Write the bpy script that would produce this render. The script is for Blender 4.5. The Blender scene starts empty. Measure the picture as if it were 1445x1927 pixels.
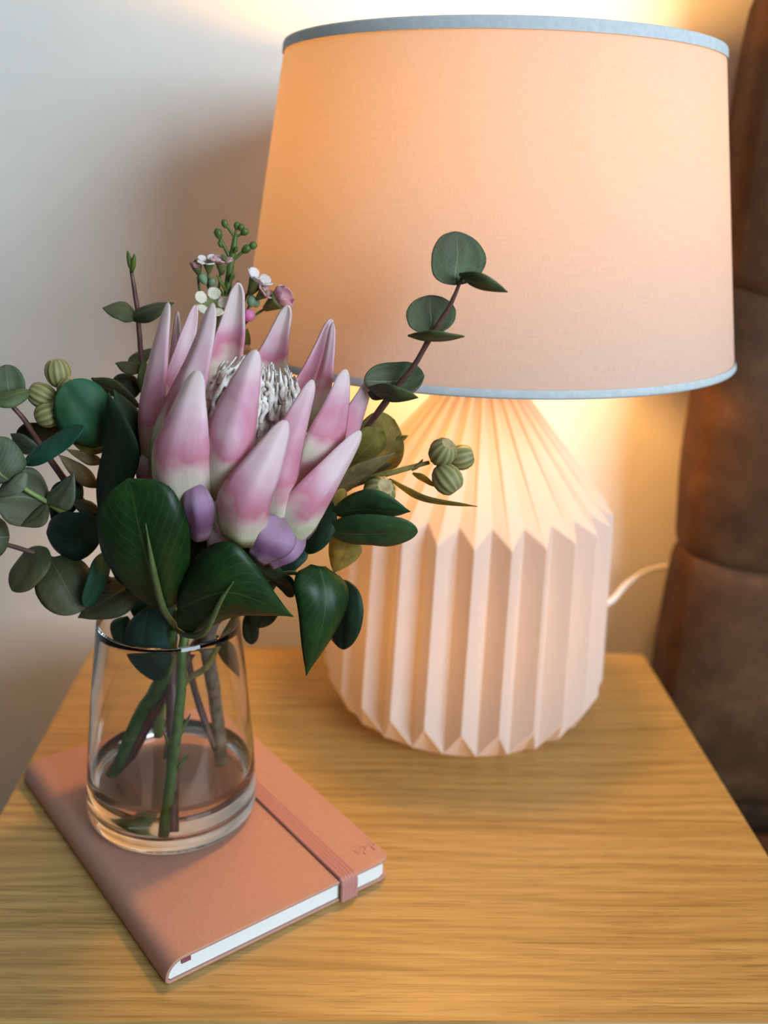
import bpy, bmesh, math, random
from mathutils import Vector, Matrix, noise

random.seed(7)
sc = bpy.context.scene
COL = sc.collection
T = 0.5                     # height of the bedside table top above the floor (m)

# ------------------------------------------------------------------ camera
cd = bpy.data.cameras.new('camera'); cam = bpy.data.objects.new('camera', cd); COL.objects.link(cam)
RIGHT = Vector((0.99869686, -0.034004, 0.03805662)); UP = Vector((-0.0251253, 0.32147125, 0.94658595))
FWD = Vector((0.04442181, 0.9463086, -0.32019797))
m = Matrix((RIGHT, UP, -FWD)).transposed().to_4x4(); m.translation = Vector((0, 0, 0.37966 + T))
cam.matrix_world = m
cd.sensor_fit = 'HORIZONTAL'; cd.sensor_width = 36.0; cd.lens = 1829.32 / 1445 * 36.0
cd.clip_start = 0.01
cd.dof.use_dof = True; cd.dof.focus_distance = 0.485; cd.dof.aperture_fstop = 6.3
sc.camera = cam

# ------------------------------------------------------------------ light and exposure
w = bpy.data.worlds.new('room_ambient'); sc.world = w; w.use_nodes = True
bg = w.node_tree.nodes['Background']; bg.inputs[0].default_value = (0.80, 0.88, 1.0, 1); bg.inputs[1].default_value = 0.07
ld = bpy.data.lights.new('window_daylight', 'AREA'); ld.shape = 'RECTANGLE'; ld.size = 1.25; ld.size_y = 1.25
ld.energy = 62.0; ld.color = (0.70, 0.87, 1.0)
lo = bpy.data.objects.new('window_daylight', ld); COL.objects.link(lo); lo.location = (1.45, -1.15, T + 0.92)
lo.rotation_euler = (Vector((0.05, 0.65, T + 0.2)) - lo.location).to_track_quat('-Z', 'Y').to_euler()
sc.view_settings.view_transform = 'Standard'; sc.view_settings.look = 'None'
sc.view_settings.exposure = 0.2; sc.view_settings.gamma = 1.0; sc.view_settings.use_curve_mapping = False
cy = sc.cycles
cy.max_bounces = 20; cy.transmission_bounces = 16; cy.diffuse_bounces = 6; cy.glossy_bounces = 8
cy.transparent_max_bounces = 12; cy.sample_clamp_indirect = 4.0; cy.blur_glossy = 0.5
BULB = 145.0                 # radiance of the frosted bulb inside the shade
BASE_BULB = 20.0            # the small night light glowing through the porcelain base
BULB_COL = (1.0, 0.49, 0.122)

# ------------------------------------------------------------------ materials
def mat(name):
    M = bpy.data.materials.new(name); M.use_nodes = True
    nt = M.node_tree; b = nt.nodes['Principled BSDF']
    return M, nt, b
def N(nt, kind, **kw):
    n = nt.nodes.new('ShaderNode' + kind)
    for k, v in kw.items():
        if k in n.inputs: n.inputs[k].default_value = v
        else: setattr(n, k, v)
    return n
def L(nt, a, b): nt.links.new(a, b)
def ramp(nt, fac, stops, interp='LINEAR'):
    r = nt.nodes.new('ShaderNodeValToRGB'); r.color_ramp.interpolation = interp
    e = r.color_ramp.elements
    while len(e) < len(stops): e.new(0.5)
    for k, (p, c) in enumerate(stops):
        e[k].position = p; e[k].color = (*c, 1)
    L(nt, fac, r.inputs[0]); return r.outputs[0]
def math_n(nt, op, a, b=None, c=None):
    n = nt.nodes.new('ShaderNodeMath'); n.operation = op
    for k, v in enumerate((a, b, c)):
        if v is None: continue
        if isinstance(v, (int, float)): n.inputs[k].default_value = v
        else: L(nt, v, n.inputs[k])
    return n.outputs[0]
def mix_col(nt, fac, a, b, mode='MIX'):
    n = nt.nodes.new('ShaderNodeMix'); n.data_type = 'RGBA'; n.blend_type = mode
    for sock, v in ((n.inputs['Factor'], fac), (n.inputs['A'], a), (n.inputs['B'], b)):
        pass
    fs, As, Bs = n.inputs[0], n.inputs[6], n.inputs[7]
    for s, v in ((fs, fac), (As, a), (Bs, b)):
        if isinstance(v, (int, float)): s.default_value = v
        elif isinstance(v, tuple): s.default_value = (*v, 1)
        else: L(nt, v, s)
    return n.outputs[2]
def bump(nt, b, h, strength=0.3, dist=0.001):
    n = N(nt, 'Bump', Strength=strength, Distance=dist); L(nt, h, n.inputs['Height']); L(nt, n.outputs[0], b.inputs['Normal'])
def coords(nt, scale=(1, 1, 1), out='Object'):
    tc = nt.nodes.new('ShaderNodeTexCoord'); mp = nt.nodes.new('ShaderNodeMapping')
    mp.inputs['Scale'].default_value = scale; L(nt, tc.outputs[out], mp.inputs[0]); return mp.outputs[0]
def plain(name, col, rough=0.5, var=0.25, scale=120, bmp=0.0, trans=0.0):
    M, nt, b = mat(name)
    nz = N(nt, 'TexNoise', Scale=scale, Detail=4.0); L(nt, coords(nt), nz.inputs[0])
    c = ramp(nt, nz.outputs[0], [(0.3, tuple(x * (1 - var) for x in col)), (0.7, tuple(min(1, x * (1 + var)) for x in col))])
    L(nt, c, b.inputs['Base Color']); b.inputs['Roughness'].default_value = rough
    if bmp: bump(nt, b, nz.outputs[0], bmp)
    if trans: add_translucent(nt, b, c, trans)
    return M
def add_translucent(nt, b, c, f):
    tr = nt.nodes.new('ShaderNodeBsdfTranslucent'); L(nt, c, tr.inputs[0])
    mx = nt.nodes.new('ShaderNodeMixShader'); mx.inputs[0].default_value = f
    L(nt, b.outputs[0], mx.inputs[1]); L(nt, tr.outputs[0], mx.inputs[2])
    L(nt, mx.outputs[0], nt.nodes['Material Output'].inputs[0])

def wood_mat():
    M, nt, b = mat('oak_veneer')
    base = coords(nt)
    warp = N(nt, 'TexNoise', Scale=1.0, Detail=3.0, Roughness=0.5); L(nt, coords(nt, (2.6, 9, 1)), warp.inputs[0])
    sep = nt.nodes.new('ShaderNodeSeparateXYZ'); L(nt, base, sep.inputs[0])
    y2 = math_n(nt, 'MULTIPLY_ADD', warp.outputs[0], 0.070, sep.outputs[1])
    rings = math_n(nt, 'SINE', math_n(nt, 'MULTIPLY', y2, 640.0))
    rings2 = math_n(nt, 'SINE', math_n(nt, 'MULTIPLY', y2, 205.0))
    rg = math_n(nt, 'MULTIPLY_ADD', rings, 0.13, math_n(nt, 'MULTIPLY_ADD', rings2, 0.07, 0.5))
    f1 = N(nt, 'TexNoise', Scale=1.0, Detail=6.0, Roughness=0.65); L(nt, coords(nt, (9, 620, 1)), f1.inputs[0])
    f2 = N(nt, 'TexNoise', Scale=1.0, Detail=4.0, Roughness=0.6); L(nt, coords(nt, (3.5, 38, 1)), f2.inputs[0])
    g = math_n(nt, 'ADD', math_n(nt, 'MULTIPLY', rg, 0.30), math_n(nt, 'ADD', math_n(nt, 'MULTIPLY', f1.outputs[0], 0.50), math_n(nt, 'MULTIPLY', f2.outputs[0], 0.20)))
    c = ramp(nt, g, [(0.36, (0.22, 0.120, 0.028)), (0.46, (0.325, 0.190, 0.050)), (0.56, (0.40, 0.246, 0.074)), (0.68, (0.46, 0.298, 0.100))])
    p = N(nt, 'TexNoise', Scale=1.0, Detail=2.0); L(nt, coords(nt, (38, 800, 1)), p.inputs[0])
    pm = ramp(nt, p.outputs[0], [(0.57, (0, 0, 0)), (0.68, (1, 1, 1))])
    c2 = mix_col(nt, math_n(nt, 'MULTIPLY', pm, 0.42), c, (0.15, 0.078, 0.022))
    L(nt, c2, b.inputs['Base Color']); b.inputs['Roughness'].default_value = 0.42
    bump(nt, b, f1.outputs[0], 0.12, 0.0006)
    return M

def leather_mat():
    M, nt, b = mat('brown_leather')
    n1 = N(nt, 'TexNoise', Scale=14.0, Detail=6.0, Roughness=0.65); L(nt, coords(nt), n1.inputs[0])
    c = ramp(nt, n1.outputs[0], [(0.3, (0.034, 0.0150, 0.006)), (0.55, (0.074, 0.034, 0.0140)), (0.75, (0.130, 0.066, 0.029))])
    L(nt, c, b.inputs['Base Color']); b.inputs['Roughness'].default_value = 0.75; b.inputs['Specular IOR Level'].default_value = 0.2
    n2 = N(nt, 'TexNoise', Scale=160.0, Detail=6.0); L(nt, coords(nt), n2.inputs[0]); bump(nt, b, n2.outputs[0], 0.35, 0.002)
    return M

def shade_mat():
    M, nt, b = mat('shade_cotton'); nt.nodes.remove(b)
    uv = coords(nt, (1, 1, 1), 'UV')
    w1 = N(nt, 'TexNoise', Scale=1.0, Detail=3.0); L(nt, coords(nt, (1700, 30, 1), 'UV'), w1.inputs[0])
    w2 = N(nt, 'TexNoise', Scale=1.0, Detail=3.0); L(nt, coords(nt, (50, 420, 1), 'UV'), w2.inputs[0])
    h = math_n(nt, 'ADD', w1.outputs[0], w2.outputs[0])
    c = ramp(nt, math_n(nt, 'MULTIPLY', h, 0.5), [(0.30, (0.66, 0.57, 0.52)), (0.68, (0.76, 0.66, 0.61))])
    d = nt.nodes.new('ShaderNodeBsdfDiffuse'); t = nt.nodes.new('ShaderNodeBsdfTranslucent')
    L(nt, c, d.inputs[0]); L(nt, mix_col(nt, 1.0, c, (0.200, 0.178, 0.135), 'MULTIPLY'), t.inputs[0])
    mx = nt.nodes.new('ShaderNodeMixShader'); mx.inputs[0].default_value = 0.45
    L(nt, d.outputs[0], mx.inputs[1]); L(nt, t.outputs[0], mx.inputs[2]); L(nt, mx.outputs[0], nt.nodes['Material Output'].inputs[0])
    bm_ = N(nt, 'Bump', Strength=0.10, Distance=0.0004); L(nt, h, bm_.inputs['Height']); L(nt, bm_.outputs[0], d.inputs['Normal'])
    return M

def glass_mat(name, ior, col):
    M, nt, b = mat(name)
    b.inputs['Base Color'].default_value = (*col, 1); b.inputs['Roughness'].default_value = 0.0
    b.inputs['IOR'].default_value = ior; b.inputs['Transmission Weight'].default_value = 1.0
    return M

def leaf_mat(name, col, rib, trans=0.22, rough=0.6, vein=0.25, sheen_tint=None, tcol=None):
    M, nt, b = mat(name)
    uv = coords(nt, (1, 1, 1), 'UV'); sp = nt.nodes.new('ShaderNodeSeparateXYZ'); L(nt, uv, sp.inputs[0])
    a = math_n(nt, 'ABSOLUTE', math_n(nt, 'SUBTRACT', sp.outputs[0], 0.5))
    n1 = N(nt, 'TexNoise', Scale=55.0, Detail=5.0, Roughness=0.6); L(nt, coords(nt), n1.inputs[0])
    c = ramp(nt, n1.outputs[0], [(0.32, tuple(x * 0.62 for x in col)), (0.52, col), (0.74, tuple(min(1, x * 1.45) for x in col))])
    n3 = N(nt, 'TexNoise', Scale=240.0, Detail=3.0); L(nt, coords(nt), n3.inputs[0])
    c = mix_col(nt, 0.5, c, ramp(nt, n3.outputs[0], [(0.35, (0.62, 0.62, 0.6)), (0.65, (1.15, 1.15, 1.1))]), 'MULTIPLY')
    if sheen_tint:                                               # random patches of a second tint; teal ones paint in a daylight sheen
        n2 = N(nt, 'TexNoise', Scale=22.0, Detail=2.0); L(nt, coords(nt), n2.inputs[0])
        c = mix_col(nt, ramp(nt, n2.outputs[0], [(0.42, (0, 0, 0)), (0.66, (0.8, 0.8, 0.8))]), c, sheen_tint)
    vv = math_n(nt, 'SINE', math_n(nt, 'MULTIPLY', math_n(nt, 'SUBTRACT', sp.outputs[1], math_n(nt, 'MULTIPLY', a, 0.9)), 62.0))
    vm = math_n(nt, 'MULTIPLY', math_n(nt, 'GREATER_THAN', vv, 0.94), vein)
    c = mix_col(nt, vm, c, rib)
    wid = math_n(nt, 'MULTIPLY', math_n(nt, 'SUBTRACT', 1.06, sp.outputs[1]), 0.022)
    rm = math_n(nt, 'MULTIPLY', math_n(nt, 'LESS_THAN', a, wid), 0.7)
    c = mix_col(nt, rm, c, rib)
    L(nt, c, b.inputs['Base Color']); b.inputs['Roughness'].default_value = rough
    b.inputs['Specular IOR Level'].default_value = 0.35
    bump(nt, b, math_n(nt, 'ADD', math_n(nt, 'MULTIPLY', rm, -1.0), n1.outputs[0]), 0.25, 0.0006)
    tc = mix_col(nt, 1.0, c, tcol, 'MULTIPLY') if tcol else c
    add_translucent(nt, b, tc, trans)
    return M

def petal_mat(name, stops, trans=0.22):
    M, nt, b = mat(name)
    uv = coords(nt, (1, 1, 1), 'UV'); sp = nt.nodes.new('ShaderNodeSeparateXYZ'); L(nt, uv, sp.inputs[0])
    n1 = N(nt, 'TexNoise', Scale=30.0, Detail=3.0, Roughness=0.5); L(nt, coords(nt), n1.inputs[0])
    a = math_n(nt, 'ABSOLUTE', math_n(nt, 'SUBTRACT', sp.outputs[0], 0.5))
    v = math_n(nt, 'ADD', sp.outputs[1], math_n(nt, 'MULTIPLY', math_n(nt, 'SUBTRACT', n1.outputs[0], 0.5), 1.15))
    v = math_n(nt, 'ADD', v, math_n(nt, 'MULTIPLY', math_n(nt, 'SUBTRACT', 0.25, a), 0.12))
    c = ramp(nt, v, stops)
    f = N(nt, 'TexNoise', Scale=1.0, Detail=3.0); L(nt, coords(nt, (70, 5, 1), 'UV'), f.inputs[0])
    c = mix_col(nt, 0.35, c, ramp(nt, f.outputs[0], [(0.3, (0.72, 0.62, 0.66)), (0.7, (1, 1, 1))]), 'MULTIPLY')
    L(nt, c, b.inputs['Base Color']); b.inputs['Roughness'].default_value = 0.62
    b.inputs['Specular IOR Level'].default_value = 0.25
    bump(nt, b, f.outputs[0], 0.15, 0.0006)
    add_translucent(nt, b, c, trans)
    return M

def nut_mat():
    M, nt, b = mat('gum_nut_skin')
    uv = coords(nt, (1, 1, 1), 'UV'); sp = nt.nodes.new('ShaderNodeSeparateXYZ'); L(nt, uv, sp.inputs[0])
    s = math_n(nt, 'SINE', math_n(nt, 'MULTIPLY', sp.outputs[0], 2 * math.pi * 11))
    n1 = N(nt, 'TexNoise', Scale=260.0, Detail=3.0); L(nt, coords(nt), n1.inputs[0])
    s = math_n(nt, 'ADD', s, math_n(nt, 'MULTIPLY', math_n(nt, 'SUBTRACT', n1.outputs[0], 0.5), 1.4))
    c = ramp(nt, math_n(nt, 'MULTIPLY_ADD', s, 0.5, 0.5), [(0.0, (0.165, 0.155, 0.052)), (0.6, (0.225, 0.205, 0.072)), (1.0, (0.29, 0.26, 0.100))])
    L(nt, c, b.inputs['Base Color']); b.inputs['Roughness'].default_value = 0.6
    return M

PINK = [(0.0, (0.56, 0.60, 0.34)), (0.14, (0.74, 0.73, 0.53)), (0.26, (0.78, 0.60, 0.54)), (0.40, (0.66, 0.24, 0.32)), (0.53, (0.70, 0.34, 0.44)), (0.66, (0.78, 0.50, 0.57)), (0.80, (0.83, 0.63, 0.66)), (1.0, (0.80, 0.67, 0.64))]
MAT = {
 'wood': wood_mat(), 'leather': leather_mat(), 'shade': shade_mat(), 'nut': nut_mat(),
 'wall': plain('wall_paint', (0.80, 0.77, 0.715), 0.85, 0.02, 30, 0.05), 'far_wall': plain('taupe_wall_paint', (0.26, 0.23, 0.20), 0.85, 0.02, 30), 'floor': plain('carpet_floor', (0.16, 0.14, 0.12), 0.95, 0.3, 90, 0.4),
 'trim': plain('grey_blue_tape', (0.50, 0.53, 0.55), 0.8, 0.08, 300), 'porcelain': plain('white_bisque', (0.64, 0.595, 0.57), 0.55, 0.015, 60, 0, 0.32),
 'white_metal': plain('white_metal', (0.75, 0.73, 0.7), 0.4, 0.02), 'cord': plain('white_flex', (0.80, 0.78, 0.74), 0.5, 0.02),
 'cover': plain('dusty_pink_leatherette', (0.40, 0.205, 0.150), 0.55, 0.05, 500, 0.12), 'pages': plain('page_edges', (0.68, 0.69, 0.67), 0.8, 0.03, 800),
 'elastic': plain('pink_elastic', (0.42, 0.19, 0.16), 0.7, 0.10, 900), 'mark': plain('debossed_mark', (0.44, 0.20, 0.14), 0.6, 0.05), 'ribbon': plain('maroon_ribbon', (0.20, 0.055, 0.07), 0.7, 0.5, 1500),
 'glass': glass_mat('clear_glass', 1.48, (0.985, 0.99, 0.985)), 'water': glass_mat('water', 1.333, (0.99, 0.985, 0.975)),
 'petal': petal_mat('protea_bract', PINK),
 'lilac': petal_mat('protea_outer_bract', [(0.0, (0.40, 0.26, 0.30)), (0.22, (0.25, 0.11, 0.22)), (0.42, (0.36, 0.18, 0.32)), (0.62, (0.48, 0.31, 0.46)), (0.8, (0.40, 0.24, 0.36)), (1.0, (0.30, 0.18, 0.22))]),
 'plum': petal_mat('protea_plum_bract', [(0.0, (0.16, 0.07, 0.12)), (1.0, (0.24, 0.14, 0.20))], 0.1),
 'pale': plain('protea_cup', (0.66, 0.64, 0.46), 0.7, 0.1, 60),
 'euc': leaf_mat('eucalyptus', (0.070, 0.105, 0.044), (0.19, 0.23, 0.11), sheen_tint=(0.095, 0.085, 0.045)),
 'euc_under': leaf_mat('eucalyptus_edge', (0.090, 0.125, 0.045), (0.2, 0.24, 0.1)),
 'euc_grey': leaf_mat('eucalyptus_bloom', (0.100, 0.130, 0.080), (0.34, 0.35, 0.12), sheen_tint=(0.065, 0.105, 0.050)),
 'euc_light': leaf_mat('eucalyptus_pale', (0.145, 0.165, 0.105), (0.26, 0.28, 0.15)),
 'euc_olive': leaf_mat('eucalyptus_olive', (0.092, 0.090, 0.036), (0.16, 0.15, 0.07), sheen_tint=(0.06, 0.080, 0.035)),
 'dark_olive': leaf_mat('dark_olive_leaf', (0.050, 0.052, 0.020), (0.12, 0.12, 0.05)),
 'teal': leaf_mat('teal_leaf', (0.016, 0.090, 0.052), (0.05, 0.15, 0.09), sheen_tint=(0.016, 0.065, 0.030)),
 'teal_dark': leaf_mat('dark_teal_leaf', (0.016, 0.050, 0.032), (0.05, 0.09, 0.06), sheen_tint=(0.030, 0.072, 0.060)),
 'green': leaf_mat('bright_green_leaf', (0.022, 0.080, 0.028), (0.05, 0.09, 0.03), vein=0.12, trans=0.12, sheen_tint=(0.025, 0.150, 0.085)),
 'green2': leaf_mat('mid_green_leaf', (0.034, 0.095, 0.030), (0.10, 0.18, 0.06), vein=0.1),
 'deep': leaf_mat('deep_green_leaf', (0.009, 0.038, 0.006), (0.045, 0.085, 0.022), trans=0.10, rough=0.45, vein=0.35),
 'dark': leaf_mat('dark_green_leaf', (0.010, 0.032, 0.012), (0.03, 0.06, 0.02), trans=0.10),
 'olive': leaf_mat('olive_leaf', (0.31, 0.265, 0.062), (0.44, 0.38, 0.13), trans=0.55),
 'brown': leaf_mat('brown_olive_leaf', (0.21, 0.150, 0.060), (0.30, 0.23, 0.1)),
 'golden': leaf_mat('golden_dry_leaf', (0.38, 0.24, 0.05), (0.2, 0.12, 0.03), trans=0.35),
 'bud': leaf_mat('young_leaf', (0.14, 0.19, 0.03), (0.2, 0.25, 0.05)),
 'stem': plain('green_stem', (0.055, 0.105, 0.030), 0.5, 0.4, 160, 0.2), 'woodgrey': plain('woody_stem', (0.17, 0.15, 0.115), 0.8, 0.5, 150, 0.4),
 'twig': plain('red_brown_twig', (0.105, 0.042, 0.032), 0.5, 0.4, 150, 0.2), 'pale_green': plain('pale_green_stem', (0.20, 0.26, 0.075), 0.5, 0.25, 150),
 'petiole': plain('leaf_petiole', (0.085, 0.115, 0.035), 0.5, 0.2, 200),
 'olive_stem': plain('olive_stem', (0.20, 0.165, 0.045), 0.6, 0.4, 250, 0.2), 'fresh': plain('fresh_green', (0.075, 0.125, 0.020), 0.5, 0.3, 200, 0, 0.1),
 'sage': plain('sage_bud', (0.17, 0.25, 0.14), 0.6, 0.25, 220), 'magenta': plain('magenta_bud', (0.72, 0.22, 0.42), 0.6, 0.2, 300, 0, 0.2),
 'peach': plain('peach_bud', (0.62, 0.36, 0.20), 0.6, 0.2, 300, 0, 0.2), 'white': plain('white_petal', (0.86, 0.80, 0.80), 0.6, 0.06, 300, 0, 0.3),
 'pink': plain('pink_petal', (0.74, 0.42, 0.44), 0.6, 0.25, 250, 0, 0.3), 'cream': plain('cream_petal', (0.82, 0.75, 0.60), 0.6, 0.1, 250, 0, 0.3),
 'rose': plain('rose_bud', (0.50, 0.23, 0.20), 0.6, 0.35, 250, 0, 0.2), 'pinkwhite': plain('pink_white_petal', (0.78, 0.40, 0.46), 0.6, 0.35, 160, 0, 0.3),
 'calyx': plain('calyx_green', (0.115, 0.125, 0.035), 0.6, 0.35, 250), 'fibre': None,
}
def fibre_mat():
    M, nt, b = mat('protea_fibres')
    n1 = N(nt, 'TexNoise', Scale=170.0, Detail=4.0, Roughness=0.7); L(nt, coords(nt), n1.inputs[0])
    c = ramp(nt, n1.outputs[0], [(0.32, (0.26, 0.18, 0.16)), (0.46, (0.56, 0.48, 0.43)), (0.60, (0.80, 0.76, 0.72))])
    L(nt, c, b.inputs['Base Color']); b.inputs['Roughness'].default_value = 0.9
    bump(nt, b, n1.outputs[0], 0.5, 0.001)
    return M
MAT['fibre'] = fibre_mat()
def bulb_mat(e=BULB, col=BULB_COL):
    M, nt, b = mat('frosted_bulb')
    b.inputs['Emission Color'].default_value = (*col, 1); b.inputs['Emission Strength'].default_value = e
    b.inputs['Base Color'].default_value = (0.9, 0.85, 0.8, 1); return M
MAT['bulb'] = bulb_mat()
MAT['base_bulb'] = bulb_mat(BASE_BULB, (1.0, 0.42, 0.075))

# ------------------------------------------------------------------ object helpers
def thing(name, label, cat, loc, group=None):
    o = bpy.data.objects.new(name, None); COL.objects.link(o); o.location = loc; o.empty_display_size = 0.02
    o['label'] = label; o['category'] = cat
    if group: o['group'] = group
    return o
def world_loc(o):
    v = Vector(o.location)
    return v + world_loc(o.parent) if o.parent else v
def obj(name, verts, faces, material, parent=None, smooth=True, uvs=None, loc=None):
    """one mesh object; verts are in world metres, the origin goes to loc (or to the parent)"""
    base = Vector(loc) if loc is not None else (world_loc(parent) if parent else Vector((0, 0, 0)))
    me = bpy.data.meshes.new(name); me.from_pydata([tuple(Vector(v) - base) for v in verts], [], faces)
    me.materials.append(material)
    if uvs:
        ul = me.uv_layers.new(name='UVMap')
        for lp in me.loops: ul.data[lp.index].uv = uvs[lp.vertex_index]
    for p in me.polygons: p.use_smooth = smooth
    me.update()
    o = bpy.data.objects.new(name, me); COL.objects.link(o)
    if parent: o.parent = parent; o.location = base - world_loc(parent)
    else: o.location = base
    return o
def tag(o, label, cat, group=None):
    o['label'] = label; o['category'] = cat
    if group: o['group'] = group
    return o
def catmull(P, n):
    P = [Vector(p) for p in P]
    if len(P) == 2: return [P[0].lerp(P[1], k / (n - 1)) for k in range(n)]
    Q = [P[0] * 2 - P[1]] + P + [P[-1] * 2 - P[-2]]
    out = []
    for k in range(n):
        x = k / (n - 1) * (len(P) - 1); i = min(int(x), len(P) - 2); t = x - i
        a, b, c, d = Q[i:i + 4]
        out.append(0.5 * ((2 * b) + (c - a) * t + (2 * a - 5 * b + 4 * c - d) * t * t + (3 * b - 3 * c + d - a) * t ** 3))
    return out
def interp(tab, t):
    x = t * (len(tab) - 1); i = min(int(x), len(tab) - 2); f = x - i
    q = [tab[max(i - 1, 0)], tab[i], tab[i + 1], tab[min(i + 2, len(tab) - 1)]]
    return max(0.0, 0.5 * (2 * q[1] + (q[2] - q[0]) * f + (2 * q[0] - 5 * q[1] + 4 * q[2] - q[3]) * f * f + (3 * q[1] - 3 * q[2] + q[3] - q[0]) * f ** 3))
def tipround(t): return math.sqrt(max(0.0, 1 - (max(0.0, t - 0.90) / 0.10) ** 2))
PROF = {
 'round': lambda t: math.sqrt(max(0, 1 - abs(2 * t - 1) ** 2.1)),
 'oval': lambda t: max(0, 1 - abs(2 * t - 1) ** 2.6) ** 0.62,
 'heart': lambda t: math.sqrt(max(0, 1 - abs(2 * t ** 0.9 - 1) ** 2.2)) * (1.0 - 0.10 * max(0, t - 0.6)),
 'ovate': lambda t: interp([0.02, 0.52, 0.86, 1.0, 0.97, 0.84, 0.62, 0.34, 0.0], t),
 'broad': lambda t: interp([0.26, 0.58, 0.78, 0.91, 0.99, 1.0, 0.96, 0.88, 0.74, 0.55], t) * math.sqrt(max(0.0, 1 - (max(0.0, t - 0.80) / 0.20) ** 2)),
 'broad2': lambda t: interp([0.55, 0.90, 1.0, 0.96, 0.84, 0.66, 0.44, 0.20, 0.0], t),
 'hang': lambda t: interp([0.25, 0.80, 0.98, 1.0, 0.90, 0.74, 0.52, 0.26, 0.0], t),
 'lance': lambda t: interp([0.30, 0.7, 1.0, 0.95, 0.8, 0.55, 0.0], t),
 'petal': lambda t: interp([0.75, 0.93, 1.0, 0.98, 0.90, 0.79, 0.66, 0.52, 0.37, 0.25], t) * tipround(t),
 'petal2': lambda t: interp([0.80, 0.95, 1.0, 0.95, 0.85, 0.74, 0.62, 0.50, 0.38, 0.27], t) * tipround(t),
 'short': lambda t: interp([0.62, 0.80, 0.95, 1.0, 0.90, 0.66, 0.0], t),
 'fan': lambda t: interp([0.40, 0.62, 0.82, 0.98, 1.0, 0.80, 0.30], t),
}
def blade(d, parent, nu=10, nv=19):
    """a leaf or bract: a spine, half-width vectors at base and tip, a bulge and an outline profile"""
    kind, spine, s0, s1, B, prof, mt = d[:7]
    if prof in ('petal', 'petal2', 'short', 'fan'): nv = 20
    C = catmull(spine, nv); s0, s1, B = Vector(s0), Vector(s1), Vector(B)
    seed = Vector((spine[0][0] * 91, spine[0][2] * 77, spine[0][1] * 53))
    V, F, UV = [], [], []
    petal = prof in ('petal', 'petal2', 'short', 'fan')

    for j, c in enumerate(C):
        t = j / (nv - 1)
        te = 0.5 - 0.5 * math.cos(math.pi * t) if prof in ('round', 'oval', 'heart') else (1 - (1 - t) ** 1.7 if petal else t)
        cc = C[0].lerp(C[-1], te) if len(spine) == 2 else catmull_at(C, te)
        wv = PROF[prof](te); s = s0.lerp(s1, te)
        nb = B.normalized() if B.length > 1e-6 else Vector((0, -1, 0))
        for i in range(nu + 1):
            u = 2 * i / nu - 1
            wob = noise.noise(seed + Vector((u * 1.3, te * 2.5, 0))) * s.length * (0.16 if petal else 0.09)
            edge = 1 + 0.05 * noise.noise(seed + Vector((3 + u * 2, te * 5, 9)))
            crease = (0.07 if petal else -0.10) * s.length * math.exp(-(u / 0.22) ** 2)
            p = cc + s * (u * wv * edge) + B * ((1 - u * u) * (wv if petal else 1.0) * (1.0 if petal else math.sin(math.pi * min(1, te * 0.9 + 0.1)))) + nb * (wob * wv + crease * wv)
            V.append(p); UV.append((i / nu, te))
    for j in range(nv - 1):
        for i in range(nu):
            a = j * (nu + 1) + i; F.append((a, a + 1, a + nu + 2, a + nu + 1))
    o = obj(kind, V, F, MAT[mt], parent, True, UV)
    sm = o.modifiers.new('thickness', 'SOLIDIFY'); sm.thickness = 0.0012 if petal else (0.0005 if kind == 'leaflet' else 0.0007); sm.offset = 0
    if len(d) > 7: o['label'] = d[7]
    return o
def catmull_at(C, t):
    x = t * (len(C) - 1); i = min(int(x), len(C) - 2); return C[i].lerp(C[i + 1], x - i)
def sweep(P, radii, nseg=9, knot=0.0):
    """a tapered round rod along a smooth path; returns verts and faces"""
    n = max(8, (len(P) - 1) * 6 + 1); C = catmull(P, n)
    V, F = [], []; up = None
    for k, c in enumerate(C):
        tg = (C[min(k + 1, n - 1)] - C[max(k - 1, 0)]).normalized()
        if up is None: up = tg.orthogonal().normalized()
        up = (up - tg * up.dot(tg)).normalized(); bi = tg.cross(up)
        r = interp(radii, k / (n - 1)) if len(radii) > 1 else radii[0]
        for i in range(nseg):
            a = 2 * math.pi * i / nseg
            rr = r * (1 + knot * noise.noise(c * 190 + Vector((math.cos(a), math.sin(a), 0))))
            V.append(c + (up * math.cos(a) + bi * math.sin(a)) * rr)
    for k in range(n - 1):
        for i in range(nseg):
            j = (i + 1) % nseg
            F.append((k * nseg + i, k * nseg + j, (k + 1) * nseg + j, (k + 1) * nseg + i))
    F.append(tuple(reversed(range(nseg)))); F.append(tuple((n - 1) * nseg + i for i in range(nseg)))
    return V, F
def tube(d, parent, knot=0.0):
    V, F = sweep(d[1], list(d[2]), 9, knot); return obj(d[0], V, F, MAT[d[3]], parent)
def frame(axis):
    z = Vector(axis).normalized(); x = z.orthogonal().normalized(); return x, z.cross(x), z
def lathe_at(c, axis, prof, n=24, mod=None):
    """surface of revolution: prof = [(radius, height along axis)]"""
    x, y, z = frame(axis); c = Vector(c); V, F, UV = [], [], []
    for j, (r, h) in enumerate(prof):
        for i in range(n + 1):
            a = 2 * math.pi * i / n; rr = r * (mod(a, j) if mod else 1)
            V.append(c + x * (rr * math.cos(a)) + y * (rr * math.sin(a)) + z * h); UV.append((i / n, j / (len(prof) - 1)))
    for j in range(len(prof) - 1):
        for i in range(n):
            a = j * (n + 1) + i; F.append((a, a + 1, a + n + 2, a + n + 1))
    return V, F, UV
def bud(d, parent):
    kind, c, r, ax, asp, mt = d
    pr = [(r * math.sin(math.pi * k / 10) * (1 - 0.12 * math.cos(math.pi * k / 10)), -r * asp * math.cos(math.pi * k / 10)) for k in range(11)]
    V, F, UV = lathe_at(c, ax, pr, 14); return obj(kind, V, F, MAT[mt], parent, True, UV)
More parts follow.
